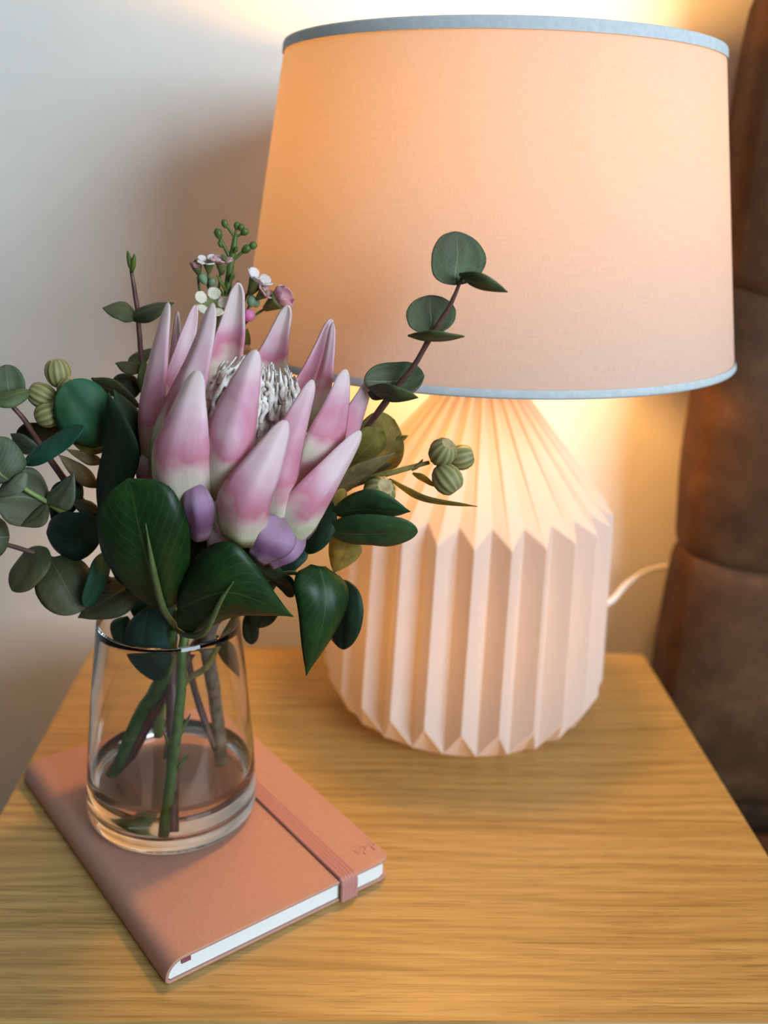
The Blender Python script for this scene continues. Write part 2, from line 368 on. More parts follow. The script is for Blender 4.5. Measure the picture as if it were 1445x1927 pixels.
def gum_nut(d, parent):
    kind, c, r, ax, asp, mt = d
    pr = [(0.0, -r * asp), (r * 0.32, -r * asp * 0.97), (r * 0.62, -r * asp * 0.78), (r * 0.86, -r * asp * 0.45), (r * 0.99, -r * 0.05), (r * 0.97, r * 0.35), (r * 0.82, r * asp * 0.68), (r * 0.60, r * asp * 0.90), (r * 0.50, r * asp * 0.96)]
    pr = [(a if a > 0 else 1e-5, h) for a, h in pr]
    V, F, UV = lathe_at(c, ax, pr, 66, lambda a, j: 1 + (0.045 if 1 < j < 8 else 0.01) * math.sin(11 * a))
    o = obj(kind, V, F, MAT['nut'], parent, True, UV)
    V, F, UV = lathe_at(c, ax, [(r * 0.51, r * asp * 0.96), (r * 0.40, r * asp * 0.98), (r * 0.30, r * asp * 0.90), (1e-5, r * asp * 0.86)], 24)
    obj('nut_mouth', V, F, MAT['brown_mouth'], o)
    return o
MAT['brown_mouth'] = plain('nut_mouth', (0.36, 0.27, 0.13), 0.7, 0.3, 300)
def rbox(x0, x1, y0, y1, z0, z1, r, n=10, deform=None):
    """box with rounded edges as a closed quad mesh"""
    bm = bmesh.new(); bmesh.ops.create_cube(bm, size=2.0); bmesh.ops.subdivide_edges(bm, edges=bm.edges[:], cuts=n, use_grid_fill=True)
    h = Vector(((x1 - x0) / 2, (y1 - y0) / 2, (z1 - z0) / 2)); c = Vector(((x0 + x1) / 2, (y0 + y1) / 2, (z0 + z1) / 2))
    V = []
    for v in bm.verts:
        q = Vector([math.copysign(abs(k) ** 0.75, k) for k in v.co])
        p = Vector((q.x * h.x, q.y * h.y, q.z * h.z)); inner = Vector([max(-(h[k] - r), min(h[k] - r, p[k])) for k in range(3)])
        d = p - inner
        if d.length > 1e-9: p = inner + d.normalized() * r
        p = p + c
        if deform: p = deform(p)
        V.append(p)
    F = [tuple(v.index for v in f.verts) for f in bm.faces]; bm.free(); return V, F

# ------------------------------------------------------------------ setting
def slab(name, x0, x1, y0, y1, z0, z1, material):
    V = [(x, y, z) for z in (z0, z1) for y in (y0, y1) for x in (x0, x1)]
    F = [(0, 2, 3, 1), (4, 5, 7, 6), (0, 1, 5, 4), (2, 6, 7, 3), (0, 4, 6, 2), (1, 3, 7, 5)]
    o = obj(name, V, F, material, None, False); o['kind'] = 'structure'; return o
WALL_Y = 0.848
slab('wall_back', -2.6, 2.6, WALL_Y, WALL_Y + 0.1, 0, 2.4, MAT['wall'])
slab('wall_left', -2.7, -2.6, -2.5, WALL_Y, 0, 2.4, MAT['far_wall'])
slab('wall_right', 2.6, 2.7, -2.5, WALL_Y, 0, 2.4, MAT['far_wall'])
slab('wall_front', -2.6, 2.6, -2.6, -2.5, 0, 2.4, MAT['far_wall'])
slab('ceiling', -2.7, 2.7, -2.6, WALL_Y + 0.1, 2.4, 2.5, MAT['wall'])
slab('floor', -2.6, 2.6, -2.6, WALL_Y + 0.1, -0.05, 0, MAT['floor'])

# ------------------------------------------------------------------ bedside table
TX0, TX1, TY0, TY1 = -0.2067, 0.2661, 0.3608, 0.7548
tb = thing('bedside_table', 'light oak bedside table with straight grain under the lamp and pink notebook', 'table', ((TX0 + TX1) / 2, (TY0 + TY1) / 2, 0))
V = [(x, y, z) for z in (T - 0.024, T) for y in (TY0, TY1) for x in (TX0, TX1)]
top = obj('tabletop', V, [(0, 2, 3, 1), (4, 5, 7, 6), (0, 1, 5, 4), (2, 6, 7, 3), (0, 4, 6, 2), (1, 3, 7, 5)], MAT['wood'], tb, False)
tbv = top.modifiers.new('eased_edge', 'BEVEL'); tbv.width = 0.0014; tbv.segments = 3
for xa in (TX0 + 0.012, TX1 - 0.032):
    V, F = rbox(xa, xa + 0.02, TY0 + 0.012, TY1 - 0.01, 0, T - 0.0245, 0.001, 2); obj('side_panel', V, F, MAT['wood'], tb, False)
V, F = rbox(TX0 + 0.033, TX1 - 0.033, TY0 + 0.014, TY0 + 0.034, T - 0.18, T - 0.028, 0.001, 2); obj('drawer_front', V, F, MAT['wood'], tb, False)
V, F = rbox(TX0 + 0.033, TX1 - 0.033, TY0 + 0.014, TY1 - 0.012, 0.06, 0.08, 0.001, 2); obj('shelf', V, F, MAT['wood'], tb, False)

# ------------------------------------------------------------------ brown leather sofa beside the table
sofa = thing('sofa', 'dark brown leather sofa with padded back rolls behind the table, right edge of photo', 'sofa', (0.75, 0.6, 0))
SX0, SX1, SY0, SY1 = 0.290, 1.25, 0.742, 0.812
def puff(z0, z1):
    def f(p):
        t = (p.z - z0) / (z1 - z0); k = math.sin(math.pi * min(1, max(0, t)))
        q = p.copy()
        e = max(0.0, 1 - (p.x - SX0) / 0.10)
        q.z += 0.020 * e * e * (0.6 if t < 0.5 else 1.0)
        if p.y < (SY0 + SY1) / 2: q.y -= 0.014 * k - 0.007
        q.x += (0.004 - 0.006 * k) * e
        q.y += 0.003 * noise.noise(p * 16)
        return q
    return f
for z0, z1 in ((-0.15, 0.076), (0.076, 0.300), (0.300, 0.506), (0.506, 0.70)):
    V, F = rbox(SX0, SX1, SY0, SY1, T + z0 - 0.009, T + z1 + 0.009, 0.024, 22, puff(T + z0, T + z1)); obj('back_roll', V, F, MAT['leather'], sofa)
V, F = rbox(0.280, SX1, 0.15, 0.735, T - 0.30, T - 0.155, 0.03, 14, lambda p: p + Vector((0, 0, 0.004 * noise.noise(p * 9)))); obj('seat_cushion', V, F, MAT['leather'], sofa)
V, F = rbox(0.284, SX1, 0.17, 0.77, 0.0, T - 0.305, 0.01, 6); obj('base', V, F, MAT['leather'], sofa)
V, F = rbox(0.310, SX1, 0.775, 0.805, T - 0.31, T + 0.66, 0.01, 6); obj('back_frame', V, F, MAT['leather'], sofa)

# ------------------------------------------------------------------ table lamp
CORD_A, CORD_B, CORD_C = (0.2392,0.795,0.5273), (0.2652,0.812,0.544), (0.3017,0.83,0.5518)
MARK = (((0.0129,0.4695,0.0134),(0.0153,0.4677,0.0134),(0.0166,0.4703,0.0134)),((0.016,0.4727,0.0134),(0.0178,0.4737,0.0134),(0.0194,0.4713,0.0134),(0.0206,0.4742,0.0134)),((0.021,0.4761,0.0134),(0.0232,0.4766,0.0134),(0.0247,0.4752,0.0134)),((0.0225,0.4742,0.0134),(0.0237,0.4723,0.0134),(0.0249,0.4707,0.0134)),((0.0181,0.4689,0.0134),(0.0193,0.4666,0.0134)))
LX, LY = 0.0967, 0.6702
lamp = thing('table_lamp', 'lit table lamp with pleated white ceramic base and pale drum shade', 'lamp', (LX, LY, T))
NP = 26; PH = math.atan2(-LY, -LX) + math.radians(1.5)
RIDGE = [(0.0165, 0.262), (0.020, 0.2590), (0.1004, 0.1620), (0.1062, 0.0320), (0.0810, 0.0)]
GROOVE = [(0.0145, 0.262), (0.0155, 0.2565), (0.0872, 0.1725), (0.0940, 0.0080), (0.0800, 0.0)]
V, F = [], []
for j in range(len(RIDGE)):
    for i in range(2 * NP):
        r, z = (RIDGE if i % 2 == 0 else GROOVE)[j]; a = PH + math.pi * i / NP
        V.append((LX + r * math.cos(a), LY + r * math.sin(a), T + z))
n2 = 2 * NP
for j in range(len(RIDGE) - 1):
    for i in range(n2):
        k = (i + 1) % n2; F.append((j * n2 + i, (j + 1) * n2 + i, (j + 1) * n2 + k, j * n2 + k))
F.append(tuple(range(n2))); F.append(tuple(reversed([4 * n2 + i for i in range(n2)])))
body = obj('pleated_body', V, F, MAT['porcelain'], lamp, False)
bv = body.modifiers.new('soft_folds', 'BEVEL'); bv.width = 0.0011; bv.segments = 2; bv.limit_method = 'ANGLE'; bv.angle_limit = math.radians(8)
V, F, UV = lathe_at((LX, LY, T + 0.262), (0, 0, 1), [(0.0001, 0.0), (0.014, 0.0), (0.014, 0.040), (0.026, 0.042), (0.027, 0.046), (0.017, 0.050), (0.017, 0.089), (0.0001, 0.089)], 24); obj('lamp_socket', V, F, MAT['white_metal'], lamp, False)
V, F, UV = lathe_at((LX, LY, T + 0.352), (0, 0, 1), [(0.0001, 0.0), (0.013, 0.001), (0.015, 0.016), (0.024, 0.036), (0.030, 0.056), (0.029, 0.070), (0.020, 0.084), (0.0001, 0.089)], 24); obj('bulb', V, F, MAT['bulb'], lamp)
V, F, UV = lathe_at((LX, LY, T + 0.055), (0, 0, 1), [(0.0001, 0.0), (0.010, 0.001), (0.010, 0.02), (0.018, 0.036), (0.021, 0.050), (0.016, 0.064), (0.0001, 0.070)], 20); obj('base_bulb', V, F, MAT['base_bulb'], lamp)
# shade: a thin fabric cone frustum, hung very slightly out of true
SA = Vector((-0.0097, 0.0011, 1)).normalized(); SP = Vector((0.0954, 0.6702, T + 0.27))
Z0, R0, Z1, R1 = 0.0043, 0.1651, 0.1909, 0.1354
V, F, UV = lathe_at(SP, SA, [(R0 + (R1 - R0) * k / 8, Z0 + (Z1 - Z0) * k / 8) for k in range(9)], 128); sh = obj('lamp_shade', V, F, MAT['shade'], lamp, True, UV)
for (ra, za, s) in ((R0, Z0, 1), (R1, Z1, -1)):
    hgt = 0.0042 if s > 0 else 0.0058; dr = (R1 - R0) / (Z1 - Z0) * hgt * s
    pr = [(ra + dr + 0.0009, za + s * hgt), (ra + 0.0012, za + s * 0.0006), (ra + 0.0006, za - s * 0.0006), (ra - 0.0006, za - s * 0.0006), (ra - 0.0012, za + s * 0.0006), (ra + dr - 0.0009, za + s * hgt)]
    V, F, UV = lathe_at(SP, SA, pr, 128); obj('rim_tape', V, F, MAT['trim'], sh)
cw = SP + SA * 0.1882
for k in range(3):
    a = 2 * math.pi * k / 3 + 0.4; x, y, z = frame(SA); e = cw + (x * math.cos(a) + y * math.sin(a)) * 0.1350
    V, F = sweep([cw + (e - cw) * 0.11, cw + (e - cw) * 0.6, e], [0.0009]); obj('shade_spoke', V, F, MAT['white_metal'], lamp)
V, F = sweep([(LX + 0.02, LY + 0.075, T + 0.006), (0.150, 0.775, T + 0.005), (0.190, 0.795, T + 0.011), CORD_A, CORD_B, CORD_C, (0.37, 0.832, T + 0.050), (0.46, 0.832, T + 0.02)], [0.0026], 10); obj('power_cord', V, F, MAT['cord'], lamp)

# ------------------------------------------------------------------ pink notebook
NB = Vector((-0.0804, 0.3826, T)); TH = 0.6215; NW, NL, NT = 0.1412, 0.21, 0.0133
VX = Vector((math.cos(TH), math.sin(TH), 0)); VY = Vector((-math.sin(TH), math.cos(TH), 0)); VZ = Vector((0, 0, 1))
def nb(x, y, z): return NB + VX * x + VY * y + VZ * z
book = thing('notebook', 'dusty pink hardback notebook with elastic band lying under the vase', 'notebook', tuple(NB))
def xmax(y, W_, L_, r):
    d = max(0, r - y, y - (L_ - r)); return W_ - r + math.sqrt(max(0, r * r - min(d, r) ** 2))
def wrap_path(xm, ins, n=8):
    """bottom fore-edge, round the spine, back to the top fore-edge; ins = inset from the outside"""
    pts = [(xm + (0.03 - xm) * k / 6, ins) for k in range(6)] + [(0.030, ins), (0.004, ins), (0.0012 + ins, ins), (ins * 1.0, ins + 0.0012)]
    rx, rz = 0.010, NT - 0.0032
    for k in range(n + 1):
        a = math.pi / 2 * k / n; pts.append((rx - (rx - ins) * math.cos(a), NT - rz + (rz - ins) * math.sin(a)))
    pts += [(0.016, NT - ins), (0.030, NT - ins)] + [(0.03 + (xm - 0.03) * (k + 1) / 6, NT - ins) for k in range(6)]
    return pts
ys = [0, 0.0006, 0.0016, 0.0032, 0.005, 0.007] + [0.007 + (NL - 0.014) * k / 12 for k in range(1, 12)] + [NL - q for q in (0.007, 0.005, 0.0032, 0.0016, 0.0006, 0)]
V, F = [], []
for y in ys:
    for (x, z) in wrap_path(xmax(y, NW, NL, 0.007), 0.0009): V.append(nb(x, y, z))
npt = len(wrap_path(NW, 0))
for j in range(len(ys) - 1):
    for i in range(npt - 1):
        a = j * npt + i; F.append((a, a + 1, a + npt + 1, a + npt))
cov = obj('cover', V, F, MAT['cover'], book)
sm = cov.modifiers.new('board', 'SOLIDIFY'); sm.thickness = 0.0018; sm.offset = 0
sm2 = cov.modifiers.new('edge', 'BEVEL'); sm2.width = 0.0006; sm2.segments = 2; sm2.limit_method = 'ANGLE'; sm2.angle_limit = math.radians(50)
V, F = [], []; y0, y1 = 0.0014, NL - 0.0014
yp = [y0 + q for q in (0, 0.0016, 0.0034, 0.006)] + [y1 - q for q in (0.006, 0.0034, 0.0016, 0)]
for y in yp:
    for (x, z) in wrap_path(xmax(y - 0.0014, NW - 0.0022, NL - 0.0028, 0.006), 0.0019): V.append(nb(x, y, z))
for j in range(len(yp) - 1):
    for i in range(npt):
        k = (i + 1) % npt; F.append((j * npt + i, j * npt + k, (j + 1) * npt + k, (j + 1) * npt + i))
F.append(tuple(reversed(range(npt)))); F.append(tuple((len(yp) - 1) * npt + i for i in range(npt)))
obj('page_block', V, F, MAT['pages'], book, False)
V, F = [], []
path = [(NL + 0.0012, 0.002), (NL + 0.0012, NT - 0.001), (NL - 0.001, NT + 0.0010), (NL * 0.6, NT + 0.0009), (NL * 0.3, NT + 0.0009), (0.004, NT + 0.0009), (0.0006, NT + 0.0009), (-0.0007, NT - 0.0002), (-0.0012, NT - 0.002), (-0.0012, 0.004), (-0.0012, 0.0004)]
BX0, BWID, NRIB = 0.1050, 0.0106, 5
prof = []
for k in range(NRIB):
    xa = BX0 + BWID * k / NRIB; ww = BWID / NRIB
    prof += [(xa + ww * 0.04, -0.0004), (xa + ww * 0.22, 0.0005), (xa + ww * 0.5, 0.0007), (xa + ww * 0.78, 0.0005), (xa + ww * 0.96, -0.0004)]
for k, (y, z) in enumerate(path):
    tv = Vector((path[min(k + 1, len(path) - 1)][0] - path[max(k - 1, 0)][0], path[min(k + 1, len(path) - 1)][1] - path[max(k - 1, 0)][1])).normalized()
    ny, nz = tv.y, -tv.x
    for (x, h) in prof: V.append(nb(x, y + ny * h, z + nz * h))
for k in range(len(path) - 1):
    for i in range(len(prof) - 1):
        a = k * len(prof) + i; F.append((a, a + 1, a + len(prof) + 1, a + len(prof)))
el = obj('elastic_band', V, F, MAT['elastic'], book, False); s3 = el.modifiers.new('thickness', 'SOLIDIFY'); s3.thickness = 0.0006; s3.offset = -1
V = [nb(x, y, z) for z in (0.0086, 0.0112) for y in (0.0004, 0.004) for x in (0.0092, 0.0142)]
obj('bookmark_ribbon', V, [(0, 2, 3, 1), (4, 5, 7, 6), (0, 1, 5, 4), (2, 6, 7, 3), (0, 4, 6, 2), (1, 3, 7, 5)], MAT['ribbon'], book, False)['label'] = 'small maroon bookmark ribbon end on the page edge'
V, F = [], []
for st in MARK:                                             # the small debossed zigzag mark on the cover corner
    v, f = sweep([(x, y, z + T) for x, y, z in st], [0.00035], 6); F += [tuple(i + len(V) for i in q) for q in f]; V += v
obj('debossed_mark', V, F, MAT['mark'], book)['label'] = 'small zigzag debossed mark near the cover corner'

# ------------------------------------------------------------------ glass vase and its water
VB = Vector((-0.0980, 0.5099, T + NT + 0.0006)); VA = Vector((0.012, 0.0024, 1)).normalized()
OUT = [(0.0001, 0.0), (0.044, 0.0), (0.0475, 0.0012), (0.0497, 0.0045), (0.0506, 0.0100), (0.0504, 0.0180), (0.0486, 0.0420), (0.0446, 0.0840), (0.0406, 0.1210), (0.0400, 0.1257), (0.0394, 0.1265)]
INN = [(0.0388, 0.1262), (0.0389, 0.1208), (0.0430, 0.0840), (0.0469, 0.0420), (0.0483, 0.0200), (0.0476, 0.0140), (0.0436, 0.0098), (0.0360, 0.0084), (0.0001, 0.0080)]
V, F, UV = lathe_at(VB, VA, OUT + INN, 96)
vase = obj('glass_vase', V, F, MAT['glass'], None, True, None, VB); tag(vase, 'clear tapered glass vase a quarter full of water, standing on the pink notebook', 'vase')
def inner_r(h):
    P = sorted([(z, r) for r, z in INN if z > 0.0079])
    for (za, ra), (zb, rb) in zip(P, P[1:]):
        if za <= h <= zb: return ra + (rb - ra) * (h - za) / max(1e-9, zb - za)
    return 0.02
WL = 0.0318
wp = [(0.0001, 0.0078)] + [(r + 0.00012, z - 0.0001) for r, z in reversed(INN[:-1]) if z < WL] + [(inner_r(WL) + 0.0001, WL + 0.0006), (inner_r(WL) - 0.0012, WL), (0.0001, WL - 0.0001)]
V, F, UV = lathe_at(VB, VA, wp, 96)
wat = obj('water', V, F, MAT['water'], None, True, None, VB + VA * 0.01); tag(wat, 'clear shallow water in the bottom of the glass vase', 'water')

# ------------------------------------------------------------------ bouquet data: metres, table-top height included
PROTEA_BRACTS = [
    ('bract',((-0.0896,0.5052,0.7629),(-0.0878,0.5072,0.7878),(-0.0865,0.5102,0.8129)),(0.0038,0,-0.0001),(0.0038,0,-0.0001),(-0,0.002,-0.0002),'petal','petal'),
    ('bract',((-0.0941,0.4882,0.7442),(-0.0877,0.4952,0.7707),(-0.0811,0.4972,0.7952),(-0.0754,0.5002,0.8179)),(0.0063,0.004,-0.0022),(0.0063,0.004,-0.0022),(-0.0021,0.0034,-0),'petal','petal'),
    ('bract',((-0.0666,0.5052,0.7607),(-0.0641,0.5152,0.7844),(-0.0594,0.5182,0.8064),(-0.0561,0.5202,0.8274)),(0.0101,0,-0.0013),(0.0101,0,-0.0013),(-0.0002,0.0059,-0.0013),'petal2','petal'),
    ('bract',((-0.0407,0.5032,0.7676),(-0.0391,0.5102,0.7861),(-0.0354,0.5132,0.7996),(-0.0301,0.5152,0.8174)),(0.0089,0,-0.0017),(0.0089,0,-0.0017),(-0.0002,0.0049,-0.0011),'petal2','petal'),
    ('bract',((-0.0231,0.4852,0.7583),(-0.0201,0.4882,0.7757),(-0.0135,0.4912,0.793),(-0.007,0.4952,0.814)),(0.0071,0.004,-0.0027),(0.0071,0.004,-0.0027),(-0.0015,0.0026,-0),'petal2','petal'),
    ('bract',((-0.013,0.4752,0.7606),(-0.0108,0.4802,0.779),(-0.008,0.4852,0.7943),(-0.0061,0.4912,0.8125)),(0.0045,-0.004,0.0002),(0.0045,-0.004,0.0002),(-0.0013,-0.0014,0.0006),'petal2','petal'),
    ('bract',((-0.0946,0.4772,0.7332),(-0.0949,0.4722,0.7648),(-0.0899,0.4702,0.7917),(-0.0845,0.4752,0.8216)),(0.0082,-0.01,0.0016),(0.0082,-0.01,0.0016),(-0.0031,-0.0025,0.0003),'petal','petal'),
    ('bract',((-0.0121,0.4772,0.7312),(-0.0011,0.4752,0.7538),(0.0064,0.4802,0.7709),(0.0132,0.4852,0.7874)),(0.0062,0.008,-0.0046),(0.0062,0.008,-0.0046),(0.0021,-0.002,-0.0007),'petal','petal'),
    ('bract',((-0.0171,0.4672,0.7314),(-0.0101,0.4602,0.7556),(-0.0041,0.4652,0.7745),(0.0006,0.4722,0.7926)),(0.0094,0.006,-0.0041),(0.0094,0.006,-0.0041),(0.0026,-0.0043,-0.0004),'petal','petal'),
    ('bract',((-0.0881,0.4652,0.737),(-0.0788,0.4562,0.7691),(-0.0693,0.4572,0.7947),(-0.0617,0.4632,0.8235)),(0.01,-0.008,-0.0008),(0.01,-0.008,-0.0008),(-0.003,-0.0039,0.0008),'petal','petal'),
    ('bract',((-0.0319,0.4512,0.7155),(-0.0303,0.4422,0.7442),(-0.0233,0.4472,0.769),(-0.0151,0.4552,0.7902)),(0.009,0.004,-0.003),(0.009,0.004,-0.003),(0.0024,-0.0055,-0.0002),'petal','petal'),
    ('bract',((-0.0581,0.4452,0.7346),(-0.0523,0.4352,0.7636),(-0.0462,0.4372,0.7857),(-0.0404,0.4432,0.8054)),(0.0114,0,-0.0025),(0.0114,0,-0.0025),(-0,-0.008,-0.0002),'petal','petal'),
    ('bract',((-0.0749,0.4512,0.7185),(-0.0747,0.4372,0.7535),(-0.0706,0.4352,0.7755),(-0.0665,0.4412,0.7957)),(0.0141,-0.006,0.0009),(0.0141,-0.006,0.0009),(-0.0035,-0.0083,-0.0007),'petal','petal'),
    ('bract',((-0.0278,0.4522,0.7124),(-0.017,0.4452,0.7317),(-0.0039,0.4512,0.7489),(0.0083,0.4612,0.7647)),(0.0077,0.006,-0.0073),(0.0077,0.006,-0.0073),(0.0029,-0.0051,-0.0011),'petal','petal'),
    ('bract',((-0.0482,0.4432,0.7139),(-0.0445,0.4282,0.7391),(-0.0353,0.4272,0.757),(-0.0263,0.4352,0.7751)),(0.0115,0.002,-0.0049),(0.0115,0.002,-0.0049),(0.0009,-0.0088,-0.0015),'petal','petal'),
    ('bract',((-0.041,0.4472,0.7023),(-0.0337,0.4402,0.7151),(-0.0257,0.4432,0.7245)),(0.0085,0.004,-0.0087),(0.0085,0.004,-0.0087),(0.0005,-0.0028,-0.0008),'fan','lilac'),
    ('bract',((-0.0353,0.4512,0.6985),(-0.0259,0.4472,0.7071),(-0.0168,0.4532,0.7124)),(0.0032,0.003,-0.0061),(0.0032,0.003,-0.0061),(0.0005,-0.0014,-0.0004),'short','lilac'),
    ('bract',((-0.0671,0.4432,0.7142),(-0.066,0.4312,0.7337),(-0.0681,0.4342,0.7459)),(0.0074,-0.002,0.0017),(0.0074,-0.002,0.0017),(-0.0007,-0.0033,-0.001),'short','lilac'),
    ('bract',((-0.0961,0.4752,0.7267),(-0.0989,0.4722,0.7368),(-0.0995,0.4722,0.7468)),(0.0047,-0.004,0.0024),(0.0047,-0.004,0.0024),(-0.0017,-0.0024,-0.0006),'short','petal'),
    ('bract',((-0.1094,0.4852,0.7275),(-0.1101,0.4842,0.7375),(-0.1113,0.4852,0.7459)),(0.0044,-0.003,0.0016),(0.0044,-0.003,0.0016),(-0.0011,-0.0017,-0.0001),'short','plum'),
    ('bract',((-0.0183,0.4652,0.7073),(-0.0146,0.4632,0.7159),(-0.0131,0.4632,0.7252)),(0.0027,0.003,-0.002),(0.0027,0.003,-0.002),(0.0012,-0.0015,-0.0005),'short','plum'),
    ('bract',((-0.0528,0.4552,0.6979),(-0.0558,0.4482,0.7077),(-0.0606,0.4472,0.7203)),(0.0079,0,0.0044),(0.0079,0,0.0044),(0.0005,-0.0028,-0.0008),'short','petal'),
]
PROTEA_CORE = [
    ('receptacle',(-0.0541,0.4732,0.7185),0.0238,(0.2798,0,0.9601),1,'pale'),
]
PROTEA_DOME = [
    (-0.0471,0.4772,0.761),
    (-0.0409,0.4822,0.7905),
]
PROTEA_STEM = [
    ('stem',((-0.0548,0.4732,0.6982),(-0.0607,0.4852,0.672),(-0.0736,0.5052,0.6321),(-0.074,0.5252,0.5887),(-0.0726,0.5352,0.5533),(-0.0681,0.5171,0.53)),(0.006,0.005,0.0042,0.0042,0.0042,0.0038),'woodgrey'),
]
EUC_A = [
    ('stem',((0.0544,0.4672,0.8396),(0.0492,0.4672,0.8256),(0.0422,0.4692,0.8128),(0.0342,0.4722,0.7963),(0.026,0.4752,0.7842),(0.0188,0.4812,0.7716),(0.0128,0.4882,0.7614),(-0.001,0.5002,0.7372),(-0.0236,0.5072,0.7032),(-0.0567,0.5132,0.657),(-0.082,0.5152,0.6202),(-0.1031,0.5152,0.5865),(-0.1332,0.5114,0.528)),(0.0008,0.0011,0.0013,0.0014,0.0015,0.0018,0.0016,0.002,0.0024,0.003,0.0035,0.0036,0.0036),'twig'),
    ('leaf',((0.0513,0.4672,0.8358),(0.0526,0.4692,0.8476),(0.0505,0.4732,0.8594)),(0.0134,0.006,0),(0.0134,0.006,0),(-0.0016,0.0035,-0.001),'heart','euc'),
    ('leaf',((0.053,0.4652,0.8412),(0.0628,0.4582,0.8383),(0.074,0.4532,0.8346)),(0.0001,0.008,-0.0037),(0.0001,0.008,-0.0037),(-0.0014,-0.0011,-0.0024),'ovate','euc_under'),
    ('leaf',((0.042,0.4692,0.812),(0.0413,0.4732,0.8206),(0.0402,0.4782,0.829)),(0.0123,0.004,0.0009),(0.0123,0.004,0.0009),(-0.0007,0.0025,-0.0014),'round','euc'),
    ('leaf',((0.0302,0.4682,0.8113),(0.0427,0.4602,0.8124),(0.0557,0.4552,0.8133)),(0.001,0.01,-0.0037),(0.001,0.01,-0.0037),(-0.0002,-0.0007,-0.0019),'ovate','euc_under'),
    ('leaf',((0.0101,0.4752,0.7871),(0.0249,0.4772,0.7872),(0.0397,0.4792,0.7899)),(0.001,-0.004,-0.0082),(0.001,-0.004,-0.0082),(-0.0002,0.0027,-0.0013),'oval','euc'),
    ('leaf',((0.0126,0.4742,0.7842),(0.0245,0.4642,0.7829),(0.0358,0.4592,0.7828)),(-0.0003,0.008,-0.0058),(-0.0003,0.008,-0.0058),(-0.0008,-0.0011,-0.0015),'ovate','euc_under'),
    ('leaf',((0.0122,0.4772,0.7809),(0.0162,0.4752,0.7798),(0.0214,0.4742,0.7791)),(-0.0005,0.003,-0.003),(-0.0005,0.003,-0.003),(-0.0003,-0.0007,-0.0006),'ovate','dark'),
]
EUC_C = [
    ('stem',((-0.1119,0.5232,0.8319),(-0.1111,0.5232,0.8247),(-0.1097,0.5232,0.8124),(-0.1088,0.5222,0.7959),(-0.1078,0.5212,0.7819),(-0.1041,0.5202,0.7502),(-0.1014,0.5252,0.6869),(-0.0921,0.5302,0.6177),(-0.0856,0.5332,0.5767),(-0.0732,0.5273,0.54)),(0.001,0.0012,0.0013,0.0014,0.0015,0.0017,0.002,0.0022,0.0022,0.002),'twig'),
    ('leaf',((-0.1112,0.5222,0.831),(-0.1123,0.5222,0.8363),(-0.1134,0.5232,0.8415)),(0.0011,0,0.0003),(0.0011,0,0.0003),(-0,-0.001,0.0001),'lance','bud'),
    ('leaf',((-0.1112,0.5222,0.831),(-0.1102,0.5212,0.8359),(-0.1095,0.5212,0.8402)),(0.0011,0,-0.0001),(0.0011,0,-0.0001),(-0,-0.001,-0.0001),'lance','bud'),
    ('leaf',((-0.1095,0.5222,0.807),(-0.1165,0.5162,0.8117),(-0.1251,0.5122,0.8132)),(-0.0006,0.01,0.0034),(-0.0006,0.01,0.0034),(0.001,-0.0005,0.0017),'ovate','euc_olive'),
    ('leaf',((-0.1137,0.5222,0.8063),(-0.1004,0.5132,0.8118),(-0.0877,0.5072,0.8178)),(0.0029,-0.008,-0.0027),(0.0029,-0.008,-0.0027),(-0.0017,-0.0013,0.0021),'ovate','euc_olive'),
    ('leaf',((-0.1074,0.5202,0.7801),(-0.1134,0.5132,0.7826),(-0.1193,0.5092,0.7854)),(-0.0008,0.008,0.0018),(-0.0008,0.008,0.0018),(0.001,-0.0003,0.0017),'ovate','dark_olive'),
    ('leaf',((-0.1162,0.5232,0.7812),(-0.1102,0.5252,0.7851),(-0.103,0.5302,0.7905)),(0.0034,-0.006,-0.0021),(0.0034,-0.006,-0.0021),(-0.0006,-0.0009,0.0016),'ovate','euc_olive'),
    ('leaf',((-0.1071,0.5172,0.7669),(-0.1068,0.5152,0.7768),(-0.1054,0.5152,0.7859)),(0.0017,0.004,-0.0008),(0.0017,0.004,-0.0008),(0.0018,-0.0008,-0.0003),'oval','euc_under'),
    ('leaf',((-0.1101,0.5212,0.768),(-0.1163,0.5192,0.7711),(-0.1231,0.5162,0.7749)),(0.0021,0.004,0.0056),(0.0021,0.004,0.0056),(0.0015,-0.0023,0.0011),'round','dark_olive'),
]
